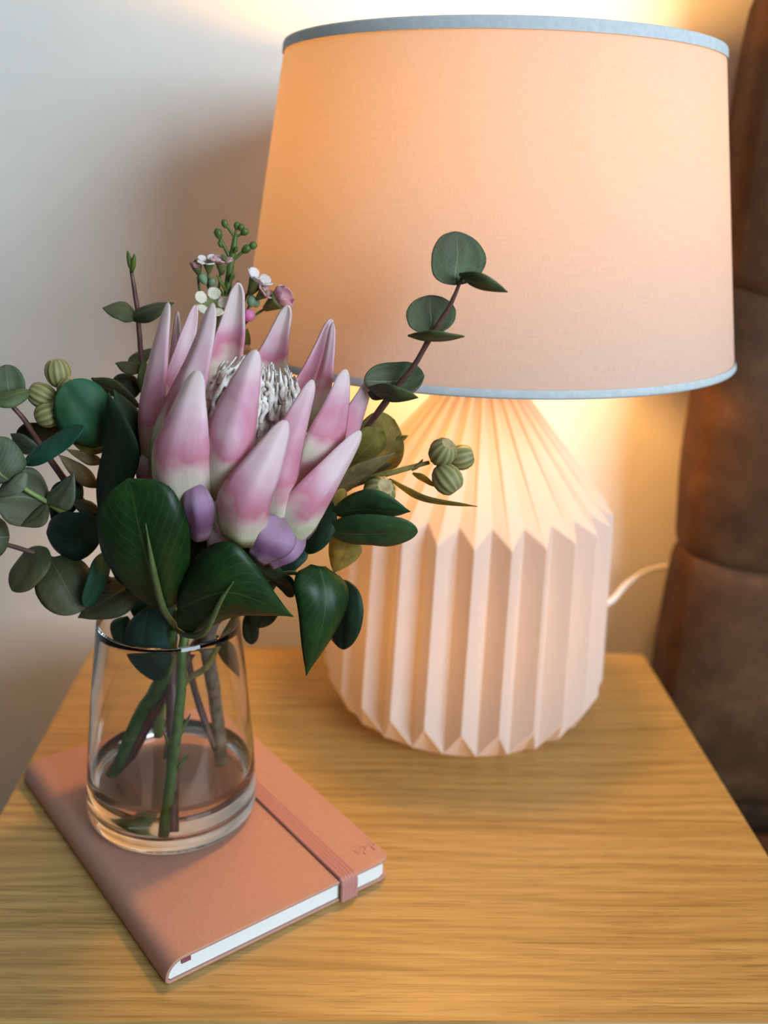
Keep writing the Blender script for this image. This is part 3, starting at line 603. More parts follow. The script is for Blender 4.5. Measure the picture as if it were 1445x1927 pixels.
EUC_B = [
    ('stem',((-0.1664,0.4872,0.766),(-0.1611,0.4892,0.7574),(-0.1556,0.4932,0.7436),(-0.1475,0.4972,0.7272),(-0.1327,0.5032,0.7002),(-0.1119,0.5072,0.6582),(-0.0976,0.5102,0.624),(-0.0952,0.5052,0.5958),(-0.0937,0.4932,0.5679),(-0.0913,0.4712,0.526)),(0.0012,0.0013,0.0015,0.0018,0.0022,0.0028,0.0034,0.0038,0.0036,0.0034),'twig'),
    ('side_branch',((-0.1814,0.4832,0.6953),(-0.1669,0.4852,0.6896),(-0.1554,0.4882,0.6842),(-0.1369,0.4932,0.6746),(-0.1173,0.4992,0.6628),(-0.1011,0.5062,0.6409),(-0.0959,0.5092,0.6144)),(0.0011,0.0013,0.0015,0.0017,0.002,0.0024,0.003),'twig'),
    ('petiole',((-0.1687,0.4632,0.7381),(-0.1633,0.4652,0.7344),(-0.1558,0.4692,0.727),(-0.1481,0.4742,0.7194),(-0.1377,0.4902,0.7031),(-0.1269,0.5002,0.6892)),(0.001,0.0011,0.0012,0.0013,0.0014,0.0016),'pale_green'),
    ('leaf',((-0.1665,0.4862,0.7675),(-0.1683,0.4892,0.7766),(-0.1704,0.4932,0.7858)),(0.0068,0.004,0.0008),(0.0068,0.004,0.0008),(-0.0013,0.0024,-0.0012),'round','euc'),
    ('leaf',((-0.1568,0.4852,0.774),(-0.1645,0.4792,0.7713),(-0.1728,0.4762,0.7706)),(-0.002,0.004,0.003),(-0.002,0.004,0.003),(0.0004,-0.0016,0.0025),'oval','euc_under'),
    ('leaf',((-0.1628,0.4632,0.7347),(-0.1675,0.4612,0.7414),(-0.1702,0.4632,0.7552)),(0.0116,0.004,0.0053),(0.0116,0.004,0.0053),(0.0011,-0.0038,0.0004),'round','euc_grey'),
    ('leaf',((-0.1535,0.4622,0.7388),(-0.1583,0.4582,0.7331),(-0.1685,0.4582,0.7266)),(-0.0034,0.004,0.0016),(-0.0034,0.004,0.0016),(-0.0012,-0.0018,0.0021),'ovate','euc_light'),
    ('leaf',((-0.1481,0.4742,0.7194),(-0.1575,0.4682,0.7242),(-0.1701,0.4652,0.7243)),(0.0013,0.004,0.0143),(0.0013,0.004,0.0143),(-0.0016,0.0035,-0.0008),'round','euc'),
    ('leaf',((-0.1478,0.4732,0.7194),(-0.1389,0.4672,0.7245),(-0.1311,0.4632,0.7391)),(0.0071,-0.008,-0.0017),(0.0071,-0.008,-0.0017),(-0.0021,-0.002,0.0007),'ovate','euc_light'),
    ('leaf',((-0.1475,0.4722,0.7192),(-0.1518,0.4672,0.7129),(-0.1595,0.4642,0.7103)),(-0.0043,0.006,0.0014),(-0.0043,0.006,0.0014),(-0.001,-0.0013,0.0025),'ovate','euc'),
    ('leaf',((-0.1572,0.4712,0.7404),(-0.1417,0.4652,0.7512),(-0.1248,0.4612,0.7634)),(0.0041,-0.006,-0.0023),(0.0041,-0.006,-0.0023),(-0.0017,-0.0018,0.0017),'oval','teal'),
    ('leaf',((-0.1709,0.5032,0.748),(-0.1598,0.5052,0.7458),(-0.1471,0.5072,0.7486)),(-0.0022,0.006,-0.0091),(-0.0022,0.006,-0.0091),(0.0003,-0.0016,-0.0011),'oval','dark_olive'),
    ('leaf',((-0.1716,0.4972,0.7492),(-0.1638,0.4952,0.7432),(-0.1552,0.4932,0.7411)),(-0.0043,0.006,-0.0054),(-0.0043,0.006,-0.0054),(-0.0009,-0.0015,-0.001),'ovate','euc_grey'),
    ('leaf',((-0.173,0.4832,0.6973),(-0.1787,0.4792,0.6981),(-0.1852,0.4752,0.7005)),(-0.0001,0.004,0.0097),(-0.0001,0.004,0.0097),(0.0017,-0.0023,0.001),'round','euc'),
    ('leaf',((-0.155,0.4872,0.6897),(-0.1625,0.4822,0.6806),(-0.1716,0.4782,0.6688)),(-0.0087,0.008,0.0022),(-0.0087,0.008,0.0022),(-0.0013,-0.0019,0.0019),'oval','euc_olive'),
    ('leaf',((-0.1544,0.4892,0.6986),(-0.1392,0.4822,0.6986),(-0.1238,0.4802,0.702)),(-0.0028,0.006,-0.0159),(-0.0028,0.006,-0.0159),(-0.0009,-0.0037,-0.0012),'round','teal_dark'),
    ('leaf',((-0.1535,0.4882,0.6833),(-0.1445,0.4792,0.6726),(-0.1366,0.4752,0.6587)),(-0.0124,-0.006,-0.0058),(-0.0124,-0.006,-0.0058),(0.0006,-0.0033,0.0022),'round','euc_olive'),
    ('leaf',((-0.1245,0.4852,0.6888),(-0.1266,0.4772,0.6775),(-0.1331,0.4732,0.6627)),(-0.0027,-0.008,0.0052),(-0.0027,-0.008,0.0052),(0.0027,-0.0012,-0.0004),'oval','teal'),
    ('leaf',((-0.1093,0.4992,0.6675),(-0.1236,0.4892,0.6595),(-0.14,0.4832,0.6515)),(-0.0069,0.008,0.006),(-0.0069,0.008,0.006),(-0.0003,-0.0025,0.0031),'ovate','dark_olive'),
    ('leaf',((-0.1382,0.4972,0.726),(-0.1458,0.4922,0.7156),(-0.1517,0.4902,0.7013)),(-0.007,0,0.0041),(-0.007,0,0.0041),(0.0004,-0.0029,0.0006),'ovate','dark'),
]
GUM_L = [
    ('stem',((-0.1451,0.4922,0.7737),(-0.1401,0.4952,0.765),(-0.1297,0.4972,0.7533),(-0.1224,0.4992,0.7433),(-0.1156,0.5052,0.7091),(-0.1054,0.5152,0.6517),(-0.1023,0.5272,0.6084),(-0.109,0.5382,0.566),(-0.1142,0.551,0.532)),(0.0014,0.0016,0.0017,0.0018,0.0026,0.0034,0.0038,0.0036,0.0034),'pale_green'),
    ('gum_nut',(-0.144,0.4912,0.7827),0.00635,(-0.0786,0,0.9969),1.12,'nut'),
    ('gum_nut',(-0.1388,0.4882,0.7758),0.00529,(0.4781,0,0.8783),1.15,'nut'),
    ('gum_nut',(-0.1516,0.4892,0.7714),0.00637,(-0.8934,0,0.4494),1.15,'nut'),
    ('gum_nut',(-0.1476,0.4852,0.7634),0.00662,(-0.9142,0,-0.4053),1.1,'nut'),
    ('leaf',((-0.1211,0.4932,0.7472),(-0.1295,0.4832,0.7644),(-0.1374,0.4792,0.7801)),(0.0113,0.004,0.0085),(0.0113,0.004,0.0085),(0.0026,-0.0053,-0.001),'round','green'),
    ('leaf',((-0.1231,0.4792,0.7103),(-0.1102,0.4712,0.7484),(-0.1142,0.4712,0.7782)),(0.0121,-0.014,0.0036),(0.0121,-0.014,0.0036),(-0.0046,-0.0039,0.0001),'ovate','dark'),
    ('leaf',((-0.1036,0.4822,0.7343),(-0.1064,0.4802,0.7598),(-0.1137,0.4792,0.7777)),(0.005,0.01,-0),(0.005,0.01,-0),(0.0044,-0.0022,0.0009),'ovate','dark'),
    ('leaf',((-0.1287,0.4972,0.7798),(-0.1158,0.4972,0.7736),(-0.1038,0.4972,0.7642)),(-0.0031,0.004,-0.0042),(-0.0031,0.004,-0.0042),(-0.0006,-0.0016,-0.001),'ovate','euc_olive'),
    ('leaf',((-0.1255,0.4972,0.7345),(-0.132,0.4922,0.7383),(-0.142,0.4902,0.7434)),(-0.0001,0.005,0.0015),(-0.0001,0.005,0.0015),(0.0011,-0.0005,0.0016),'ovate','brown'),
    ('leaf',((-0.1218,0.4972,0.7421),(-0.133,0.4972,0.7429),(-0.1429,0.4972,0.7472)),(-0.0003,0.005,0.002),(-0.0003,0.005,0.002),(0.0004,-0.0007,0.0018),'ovate','olive'),
    ('leaf',((-0.129,0.4972,0.7209),(-0.1352,0.4872,0.7319),(-0.1445,0.4842,0.7422)),(0.0019,0.004,0.0024),(0.0019,0.004,0.0024),(0.0016,-0.0011,0.0005),'ovate','brown'),
    ('leaf',((-0.1281,0.4972,0.706),(-0.1347,0.4912,0.7118),(-0.1419,0.4882,0.717)),(0.0008,0.004,0.0024),(0.0008,0.004,0.0024),(0.0014,-0.0009,0.001),'ovate','dark_olive'),
    ('leaf',((-0.1127,0.5012,0.6922),(-0.12,0.4932,0.71),(-0.1277,0.4912,0.7281)),(0.0064,0.004,0.0035),(0.0064,0.004,0.0035),(0.0016,-0.0025,-0),'ovate','dark'),
]
GUM_R = [
    ('stem',((0.045,0.4812,0.7445),(0.0348,0.4822,0.741),(0.0269,0.4832,0.7382),(0.015,0.4862,0.7335),(-0.0009,0.4902,0.7246),(-0.0203,0.4972,0.7037),(-0.044,0.5052,0.6672),(-0.0641,0.5092,0.632),(-0.0752,0.5092,0.6096),(-0.0901,0.5132,0.5943),(-0.1008,0.5232,0.5564),(-0.104,0.5228,0.534)),(0.0011,0.0014,0.0016,0.0019,0.002,0.0022,0.0022,0.0019,0.0018,0.0018,0.002,0.002),'olive_stem'),
    ('gum_nut',(0.0614,0.4862,0.7461),0.00666,(0.9601,0,0.2797),1.05,'nut'),
    ('gum_nut',(0.0508,0.4772,0.7508),0.00706,(0.3593,-0.4775,0.8018),1.05,'nut'),
    ('gum_nut',(0.0538,0.4752,0.7379),0.00764,(0.6211,-0.3363,-0.7079),1.08,'nut'),
    ('gum_nut',(0.0192,0.4792,0.7277),0.00853,(0.3732,-0.657,0.655),1.05,'nut'),
    ('leaflet',((0.0248,0.4822,0.7345),(0.0432,0.4752,0.7268),(0.0696,0.4692,0.7252)),(-0.0002,0.002,-0.0023),(-0.0002,0.002,-0.0023),(-0.0003,-0.0007,-0.0006),'lance','olive'),
    ('leaflet',((0.0367,0.4812,0.7385),(0.0422,0.4792,0.7364),(0.0486,0.4772,0.7326)),(-0.0006,0.002,-0.0021),(-0.0006,0.002,-0.0021),(-0.0005,-0.0007,-0.0005),'lance','olive'),
    ('leaflet',((0.0362,0.4822,0.7396),(0.0393,0.4812,0.7426),(0.0416,0.4812,0.7461)),(0.0007,0.001,-0.0009),(0.0007,0.001,-0.0009),(0,-0,-0),'lance','olive'),
    ('leaf',((-0.0053,0.4772,0.7179),(0.0157,0.4652,0.7259),(0.0345,0.4572,0.7257)),(0.0006,0.01,-0.0115),(0.0006,0.01,-0.0115),(-0.001,-0.0029,-0.0026),'ovate','green2'),
    ('leaf',((-0.0064,0.4752,0.7089),(0.0161,0.4632,0.713),(0.0386,0.4552,0.7159)),(0.0003,0.008,-0.0112),(0.0003,0.008,-0.0112),(-0.001,-0.0031,-0.0023),'oval','green2'),
    ('leaf',((0.0042,0.4872,0.7034),(0.0025,0.4852,0.6935),(-0.0029,0.4832,0.681)),(-0.0086,0.004,0.0014),(-0.0086,0.004,0.0014),(-0.0011,-0.0027,0.0008),'ovate','olive'),
    ('leaf',((-0.0065,0.4812,0.7229),(-0.01,0.4752,0.7103),(-0.0163,0.4732,0.6956)),(-0.0071,0.006,0.0004),(-0.0071,0.006,0.0004),(-0.0023,-0.0028,0.0016),'oval','dark'),
    ('leaf',((-0.0177,0.4852,0.6951),(-0.0245,0.4822,0.6889),(-0.0316,0.4802,0.6816)),(-0.004,0.004,0.0024),(-0.004,0.004,0.0024),(-0.0007,-0.0014,0.0012),'oval','teal_dark'),
    ('leaf',((-0.0081,0.4852,0.7104),(-0.0032,0.4832,0.7194),(0.0016,0.4822,0.7286)),(0.0038,0.003,-0.0034),(0.0038,0.003,-0.0034),(0.0008,-0.0017,-0.0007),'oval','golden'),
    ('leaf',((0.0018,0.5052,0.737),(0.0192,0.5022,0.7472),(0.027,0.5012,0.7616)),(0.0105,0.004,-0.0128),(0.0105,0.004,-0.0128),(0.0003,-0.0039,-0.001),'round','olive'),
    ('leaf',((0.0013,0.4952,0.7369),(0.0126,0.4902,0.751),(0.0211,0.4882,0.7583)),(0.0055,0.006,-0.0074),(0.0055,0.006,-0.0074),(0.0007,-0.0025,-0.0015),'oval','olive'),
    ('leaf',((-0.0089,0.4882,0.7212),(0.008,0.4822,0.7369),(0.0267,0.4772,0.7501)),(0.0028,0.008,-0.0064),(0.0028,0.008,-0.0064),(0.001,-0.002,-0.002),'ovate','brown'),
    ('leaf',((0.0132,0.4932,0.7349),(0.0192,0.4922,0.7371),(0.0264,0.4922,0.7402)),(0.0011,0.003,-0.0036),(0.0011,0.003,-0.0036),(0.0002,-0.0008,-0.0006),'ovate','dark_olive'),
    ('leaf',((0.0277,0.5032,0.7472),(0.031,0.5032,0.7508),(0.0349,0.5042,0.7527)),(0.0012,0.002,-0.0019),(0.0012,0.002,-0.0019),(0,-0,-0),'ovate','olive'),
    ('leaf',((-0.0224,0.5002,0.779),(-0.0273,0.4992,0.7812),(-0.0322,0.4992,0.7833)),(0.0005,0.002,0.0011),(0.0005,0.002,0.0011),(0.0004,-0.0005,0.0008),'lance','olive'),
]
BROAD = [
    ('stem',((-0.0849,0.4752,0.6604),(-0.0899,0.4852,0.6462),(-0.0945,0.4962,0.6244),(-0.1024,0.5052,0.5991),(-0.1167,0.5132,0.5731),(-0.1355,0.5075,0.528)),(0.0022,0.0032,0.004,0.0044,0.0044,0.004),'stem'),
    ('petiole',((-0.0873,0.4822,0.6471),(-0.0884,0.4532,0.6722),(-0.0885,0.4337,0.701),(-0.09,0.4277,0.7264)),(0.0016,0.0018,0.0015,0.0002),'petiole'),
    ('petiole',((-0.0881,0.4832,0.6466),(-0.0785,0.4632,0.6524),(-0.0667,0.4452,0.6629),(-0.0566,0.4332,0.6862),(-0.05,0.4297,0.6975)),(0.0016,0.0016,0.0016,0.0012,0.0002),'petiole'),
    ('petiole',((-0.0929,0.4822,0.6523),(-0.0998,0.4802,0.6625),(-0.1055,0.4792,0.676)),(0.0014,0.0013,0.001),'stem'),
    ('side_branch',((-0.086,0.4872,0.6422),(-0.0594,0.4852,0.6627),(-0.0387,0.4772,0.679),(-0.0244,0.4712,0.6855),(-0.0176,0.4682,0.6839)),(0.002,0.0018,0.0015,0.0013,0.001),'stem'),
    ('leaf',((-0.089,0.4632,0.6688),(-0.0928,0.4372,0.7163),(-0.0981,0.4332,0.7464)),(0.0213,-0.004,0.0083),(0.0213,-0.004,0.0083),(-0.0002,-0.0065,-0.0025),'broad','deep'),
    ('leaf',((-0.0817,0.4592,0.6708),(-0.0522,0.4402,0.6919),(-0.0223,0.4432,0.6736)),(-0.0034,0.01,-0.0273),(-0.0034,0.01,-0.0273),(-0.0019,-0.0074,-0.0025),'broad2','deep'),
    ('leaf',((-0.0702,0.4532,0.711),(-0.0497,0.4512,0.7067),(-0.0224,0.4652,0.6791)),(-0.0049,0.006,-0.0108),(-0.0049,0.006,-0.0108),(-0.0003,-0.0035,-0.0018),'ovate','dark'),
    ('leaf',((-0.0342,0.4692,0.6854),(-0.0275,0.4672,0.6811),(-0.0236,0.4672,0.674)),(-0.0032,0.003,-0.0044),(-0.0032,0.003,-0.0044),(-0.0009,-0.0017,-0.0005),'oval','dark'),
    ('leaf',((-0.1009,0.4812,0.6598),(-0.1046,0.4852,0.6379),(-0.1003,0.4912,0.6096)),(-0.0134,0.006,-0.0047),(-0.0134,0.006,-0.0047),(-0.0017,-0.0046,-0.0009),'oval','teal_dark'),
    ('leaf',((-0.1168,0.4972,0.6464),(-0.1202,0.4952,0.6392),(-0.1225,0.4952,0.6283)),(-0.0068,0.003,0.0005),(-0.0068,0.003,0.0005),(-0.0011,-0.0027,0.0007),'ovate','dark'),
    ('leaf',((-0.0379,0.4852,0.6657),(-0.0392,0.4832,0.6578),(-0.0455,0.4822,0.6486)),(-0.0066,0.004,0.0012),(-0.0066,0.004,0.0012),(-0.0013,-0.0025,0.001),'oval','dark_olive'),
    ('leaf',((-0.0485,0.4902,0.6544),(-0.0479,0.4892,0.6436),(-0.0474,0.4892,0.6349)),(-0.0047,0.003,-0.0019),(-0.0047,0.003,-0.0019),(-0.0011,-0.0017,0),'oval','dark_olive'),
    ('leaf',((-0.0691,0.5072,0.6312),(-0.0629,0.5152,0.6137),(-0.0569,0.5212,0.5966)),(-0.0048,0.004,-0.0049),(-0.0048,0.004,-0.0049),(-0.0005,-0.0017,-0.0009),'ovate','dark'),
    ('leaf',((-0.0109,0.4592,0.6948),(-0.0082,0.4512,0.6761),(-0.0158,0.4512,0.6365)),(-0.0138,-0.006,0.004),(-0.0138,-0.006,0.004),(0.0025,-0.0054,0.0005),'hang','deep'),
    ('leaf',((0.0028,0.4712,0.6819),(0.0043,0.4672,0.6661),(0.0032,0.4662,0.6443)),(-0.0089,0.008,-0.0037),(-0.0089,0.008,-0.0037),(-0.0028,-0.0029,0.0004),'oval','dark'),
    ('leaf',((-0.003,0.4732,0.6507),(-0,0.4732,0.6461),(0.0029,0.4732,0.6433)),(-0.0017,0.003,-0.0031),(-0.0017,0.003,-0.0031),(-0.0005,-0.0007,-0.0004),'oval','olive'),
    ('leaf',((-0.0981,0.4972,0.6786),(-0.1139,0.4912,0.6806),(-0.1258,0.4892,0.6888)),(0.0024,0.004,0.011),(0.0024,0.004,0.011),(0.0014,-0.0036,0.001),'ovate','dark'),
    ('leaf',((-0.0902,0.4952,0.6447),(-0.1039,0.4932,0.6581),(-0.1157,0.4922,0.6709)),(0.0074,0.004,0.0086),(0.0074,0.004,0.0086),(0.0012,-0.0038,0.0007),'ovate','dark'),
    ('leaf',((-0.0889,0.4792,0.6709),(-0.0777,0.4652,0.6963),(-0.0657,0.4592,0.716)),(0.0086,0.004,-0.007),(0.0086,0.004,-0.007),(0.0003,-0.0036,-0.0017),'ovate','dark'),
    ('leaf',((-0.0624,0.4852,0.6564),(-0.0479,0.4852,0.6692),(-0.0308,0.4852,0.6789)),(0.0051,0.004,-0.0111),(0.0051,0.004,-0.0111),(0.0007,-0.0038,-0.001),'ovate','dark'),
]
WAX_STEM = [
    ('stem',((-0.0592,0.5352,0.8506),(-0.0601,0.5352,0.8443),(-0.0616,0.5352,0.8369),(-0.0631,0.5352,0.8271),(-0.0647,0.5352,0.8164),(-0.0697,0.5352,0.8066),(-0.0735,0.5352,0.7878),(-0.0731,0.5202,0.7629),(-0.0759,0.5202,0.7208),(-0.0795,0.5102,0.6675),(-0.0841,0.4832,0.6361),(-0.0854,0.4772,0.6083),(-0.0895,0.4712,0.5716),(-0.0952,0.465,0.527)),(0.0012,0.0017,0.0019,0.002,0.002,0.0018,0.0019,0.002,0.0023,0.0026,0.0027,0.0028,0.003,0.003),'fresh'),
    ('leaflet',((-0.0647,0.5332,0.8178),(-0.0678,0.5312,0.8226),(-0.0707,0.5302,0.824)),(0.0005,0.001,0.0005),(0.0005,0.001,0.0005),(0,-0,0),'lance','fresh'),
    ('leaflet',((-0.0641,0.5332,0.8212),(-0.0663,0.5312,0.8263),(-0.0689,0.5302,0.8304)),(0.0006,0.001,0.0003),(0.0006,0.001,0.0003),(0,-0,0),'lance','fresh'),
    ('leaflet',((-0.063,0.5332,0.8195),(-0.06,0.5322,0.8236),(-0.057,0.5312,0.8274)),(0.0006,0.001,-0.0006),(0.0006,0.001,-0.0006),(0,-0,-0),'lance','fresh'),
    ('leaflet',((-0.0625,0.5332,0.8359),(-0.0646,0.5322,0.8389),(-0.0665,0.5322,0.8407)),(0.0005,0.001,0.0005),(0.0005,0.001,0.0005),(0,-0,0),'lance','fresh'),
    ('leaflet',((-0.0622,0.5322,0.8269),(-0.0604,0.5312,0.8298),(-0.0601,0.5312,0.832)),(0.0009,0.001,-0.0005),(0.0009,0.001,-0.0005),(0,-0,-0),'lance','fresh'),
    ('leaflet',((-0.0599,0.5332,0.8417),(-0.0584,0.5322,0.8435),(-0.0581,0.5322,0.8454)),(0.0006,0.001,-0.0004),(0.0006,0.001,-0.0004),(0,-0,-0),'lance','fresh'),
    ('leaf',((-0.0584,0.5352,0.7903),(-0.0551,0.5322,0.7961),(-0.0531,0.5322,0.8025)),(0.0034,0.003,-0.0019),(0.0034,0.003,-0.0019),(0.0009,-0.0016,-0.0008),'ovate','olive'),
    ('leaflet',((-0.0894,0.4752,0.5793),(-0.0839,0.4742,0.5902),(-0.0799,0.4742,0.5996)),(0.0006,0.001,-0.0011),(0.0006,0.001,-0.0011),(0,-0,-0),'lance','fresh'),
    ('leaflet',((-0.0878,0.4702,0.5655),(-0.0839,0.4692,0.5723),(-0.0806,0.4692,0.5771)),(0.0005,0.001,-0.0012),(0.0005,0.001,-0.0012),(0,-0,-0),'lance','fresh'),
    ('leaflet',((-0.0883,0.4722,0.5778),(-0.0915,0.4712,0.5825),(-0.0942,0.4712,0.5891)),(0.0005,0.001,-0),(0.0005,0.001,-0),(0,-0,0),'lance','fresh'),
]
WAX_STALKS = [
    ('stalk',((-0.0595,0.5352,0.8497),(-0.0617,0.5352,0.8524),(-0.0638,0.5352,0.8555)),(0.0007,),'fresh'),
    ('stalk',((-0.0592,0.5352,0.8503),(-0.0589,0.5352,0.853),(-0.0583,0.5352,0.8549)),(0.0007,),'fresh'),
    ('stalk',((-0.0592,0.5352,0.8498),(-0.0567,0.5352,0.8509),(-0.0547,0.5352,0.8521)),(0.0007,),'fresh'),
    ('stalk',((-0.0624,0.5352,0.8393),(-0.0646,0.5352,0.8436),(-0.0673,0.5352,0.8484)),(0.001,),'fresh'),
    ('stalk',((-0.0602,0.5352,0.8383),(-0.0568,0.5352,0.8411),(-0.0536,0.5352,0.8434)),(0.0009,),'fresh'),
    ('stalk',((-0.0718,0.5352,0.8162),(-0.0774,0.5352,0.8182),(-0.079,0.5352,0.8246),(-0.0792,0.5352,0.8288)),(0.0007,),'fresh'),
    ('stalk',((-0.0718,0.5352,0.8156),(-0.0737,0.5352,0.822),(-0.0738,0.5352,0.8304)),(0.0007,),'fresh'),
    ('stalk',((-0.0707,0.5352,0.8157),(-0.0683,0.5352,0.8236),(-0.0673,0.5352,0.832)),(0.0007,),'fresh'),
    ('stalk',((-0.0712,0.5352,0.8156),(-0.0723,0.5352,0.8201),(-0.0745,0.5352,0.8248)),(0.0007,),'fresh'),
    ('stalk',((-0.0579,0.5372,0.8068),(-0.0547,0.5352,0.8171),(-0.0518,0.5352,0.8228)),(0.0007,),'fresh'),
    ('stalk',((-0.0573,0.5372,0.8016),(-0.0507,0.5352,0.8081),(-0.0433,0.5352,0.8132)),(0.0007,),'fresh'),
    ('stalk',((-0.0735,0.5352,0.7878),(-0.0739,0.5352,0.795),(-0.0731,0.5352,0.8094)),(0.0016,),'fresh'),
    ('stalk',((-0.0652,0.5372,0.795),(-0.0579,0.5372,0.8039),(-0.0519,0.5352,0.8143)),(0.0007,),'fresh'),
    ('stalk',((-0.061,0.5372,0.7805),(-0.0573,0.5352,0.7868),(-0.0555,0.5352,0.7898)),(0.0007,),'fresh'),
]
WAX_BUDS = [
    ('bud',(-0.0647,0.5352,0.8563),0.00181,(-0.2871,0,0.9579),1.35,'fresh'),
    ('bud',(-0.0681,0.5352,0.8511),0.00223,(-0.2843,0,0.9587),1.35,'fresh'),
    ('bud',(-0.0671,0.5352,0.8457),0.0014,(-0.4529,0,0.8916),1.4,'fresh'),
    ('bud',(-0.0583,0.5352,0.8555),0.00181,(0.2108,0,0.9775),1.2,'fresh'),
    ('bud',(-0.0562,0.5342,0.8548),0.00167,(0.4591,0,0.8884),1.2,'fresh'),
    ('bud',(-0.0544,0.5352,0.8526),0.00209,(0.797,0,0.604),1.1,'fresh'),
    ('bud',(-0.0536,0.5352,0.8437),0.00225,(0.7772,0,0.6292),1.3,'fresh'),
    ('bud',(-0.05,0.5352,0.8457),0.0021,(0.7771,0,0.6294),1.1,'fresh'),
    ('bud',(-0.0761,0.5312,0.8281),0.00238,(-0.3639,0,0.9314),1.3,'sage'),
    ('bud',(-0.0715,0.5322,0.8263),0.00211,(0.3666,0,0.9304),1.2,'sage'),
    ('bud',(-0.0506,0.5312,0.8171),0.00255,(0.1057,0,0.9944),1.3,'sage'),
    ('bud',(-0.0482,0.5332,0.8161),0.00199,(0.1042,0,0.9946),1.3,'sage'),
    ('bud',(-0.0521,0.5312,0.8094),0.00342,(0.6998,0,0.7144),1.05,'magenta'),
    ('bud',(-0.0544,0.5332,0.791),0.00289,(0.9176,0,0.3975),1.1,'peach'),
]
WAX_FLOWERS = [
    ((-0.0783,0.5332,0.8295),(-0.2062,-0.3285,0.9217),0.00394,'rose',0.25),
    ((-0.0731,0.5322,0.8315),(0.0172,-0.3345,0.9422),0.00477,'white',1),
    ((-0.0662,0.5312,0.831),(0.0369,-0.1768,0.9835),0.00505,'pink',0.9),
    ((-0.0722,0.5292,0.8101),(0.1736,-0.7085,0.684),0.00707,'cream',1),
    ((-0.0515,0.5322,0.8211),(0.5133,-0.1463,0.8456),0.0068,'white',0.8),
    ((-0.0474,0.5302,0.8187),(0.7051,-0.3008,0.6421),0.00452,'pink',0.8),
    ((-0.043,0.5322,0.8136),(0.7882,-0.2706,0.5527),0.00769,'pinkwhite',0.45),
]

def build(rows, parent):
    for d in rows:
        if d[0] in ('stem', 'side_branch', 'petiole', 'stalk'): tube(d, parent, 0.18 if d[3] in ('woodgrey', 'twig', 'stem') else 0.05)
        elif d[0] == 'gum_nut': gum_nut(d, parent)
        elif d[0] in ('bud', 'receptacle'): bud(d, parent)
        else: blade(d, parent)

GRP = 'flower and foliage stems in the glass vase'
pr = thing('protea', 'large pink king protea with pale pointed bracts and woolly centre', 'flower', PROTEA_STEM[0][1][-1], GRP)
build(PROTEA_BRACTS + PROTEA_CORE + PROTEA_STEM, pr)
DB, DT = Vector(PROTEA_DOME[0]), Vector(PROTEA_DOME[1]); ax = (DT - DB); hgt = ax.length; fx, fy, fz = frame(ax)
V, F = [], []
for k in range(330):                                        # woolly centre: tapered fibres laid on a dome
    a = random.uniform(0, 2 * math.pi); ph0 = random.uniform(-0.35, 0.75); ph1 = ph0 + random.uniform(0.5, 0.8)
    rad = 0.0225; lift = random.uniform(0.86, 1.12); pts = []
    for q in range(5):
        ph = ph0 + (ph1 - ph0) * q / 4; aa = a + 0.16 * noise.noise(Vector((k * 1.7, q * 0.9, 0)))
        rr = rad * max(0.0, math.cos(ph)) ** 0.6 * lift; hh = hgt * math.copysign(abs(math.sin(ph)) ** 0.8, math.sin(ph)) * lift * (0.9 if q < 4 else 1.06)
        pts.append(DB + fx * (rr * math.cos(aa)) + fy * (rr * math.sin(aa)) + fz * hh)
    v, f = sweep(pts, [0.0012, 0.0015, 0.0014, 0.0012, 0.0005], 5, 0.9)
    F += [tuple(i + len(V) for i in q) for q in f]; V += v
cen = obj('flower_centre', V, F, MAT['fibre'], pr); cen['kind'] = 'stuff'; cen['label'] = 'cream and grey woolly fibre centre'
V, F, UV = lathe_at(DB, ax, [(0.020 * math.cos(q), hgt * 0.95 * math.sin(q)) for q in [-0.9 + 2.46 * k / 12 for k in range(13)]], 24); obj('flower_core', V, F, MAT['fibre'], pr)

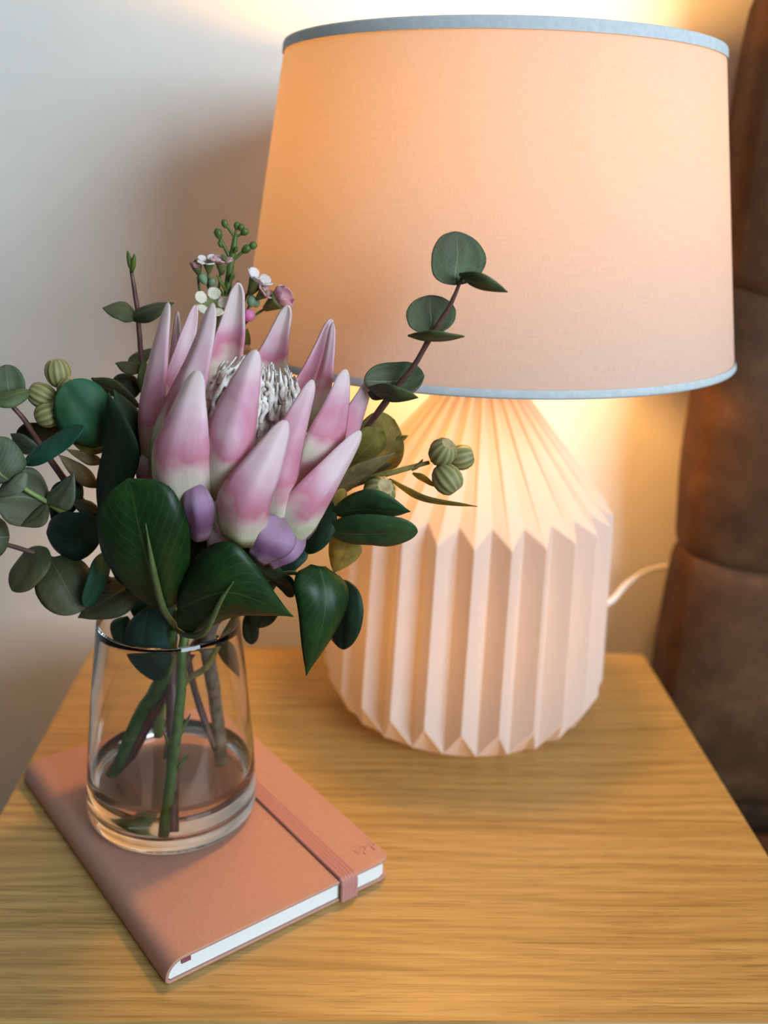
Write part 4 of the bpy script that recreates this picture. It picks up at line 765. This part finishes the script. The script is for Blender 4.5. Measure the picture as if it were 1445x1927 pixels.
def bunch(name, label, cat, rows):
    o = thing(name, label, cat, [d for d in rows if d[0] == 'stem'][0][1][-1], GRP); build(rows, o); return o
bunch('eucalyptus_sprig', 'tall eucalyptus sprig with paired round leaves rising right against the lamp shade', 'foliage', EUC_A)
bunch('eucalyptus_sprig', 'thin upright eucalyptus sprig with a bud tip, left of the protea', 'foliage', EUC_C)
bunch('eucalyptus_sprig', 'eucalyptus branch with many grey-green round leaves spreading to the left edge', 'foliage', EUC_B)
bunch('gum_nut_branch', 'gum nut branch with four ribbed nuts and a bright green leaf, left of the protea', 'foliage', GUM_L)
bunch('gum_nut_branch', 'gum nut branch with ribbed nuts and olive leaves in front of the lamp base', 'foliage', GUM_R)
bunch('broadleaf_sprig', 'sprig of big glossy dark green leaves below the protea at the vase rim', 'foliage', BROAD)
wx = bunch('waxflower_sprig', 'waxflower sprig with green buds and tiny pink and white flowers above the protea', 'flower', WAX_STEM + WAX_STALKS + WAX_BUDS)
for (base, d, s, pc, op) in WAX_FLOWERS:
    base = Vector(base); d = Vector(d); x, y, z = frame(d)
    V, F, UV = lathe_at(base, d, [(1e-5, -0.2 * s), (0.22 * s, -0.1 * s), (0.42 * s, 0.45 * s), (0.62 * s, 0.95 * s), (0.70 * s, 1.25 * s), (0.60 * s, 1.22 * s), (1e-5, 1.05 * s)], 16)
    fl = obj('blossom', V, F, MAT['calyx'], wx); fl['label'] = {'white': 'tiny white waxflower', 'cream': 'tiny cream waxflower', 'rose': 'closed rose waxflower bud'}.get(pc, 'tiny pink waxflower')
    for k in range(5):
        a = 2 * math.pi * k / 5 + s * 3000; e = x * math.cos(a) + y * math.sin(a); sd = z.cross(e)
        p0 = base + z * (1.18 * s) + e * (0.45 * s)
        p2 = p0 + (e * op + z * (1.15 - op * 0.75)).normalized() * (0.95 * s) - (e * (1 - op) * 0.45 * s)
        p1 = p0.lerp(p2, 0.5) + (e * 0.20 + z * 0.18) * s * (1.2 - op)
        blade(('petal', (p0, p1, p2), sd * (0.50 * s), sd * (0.50 * s), z * (-0.10 * s), 'oval', pc), fl, 6, 8)
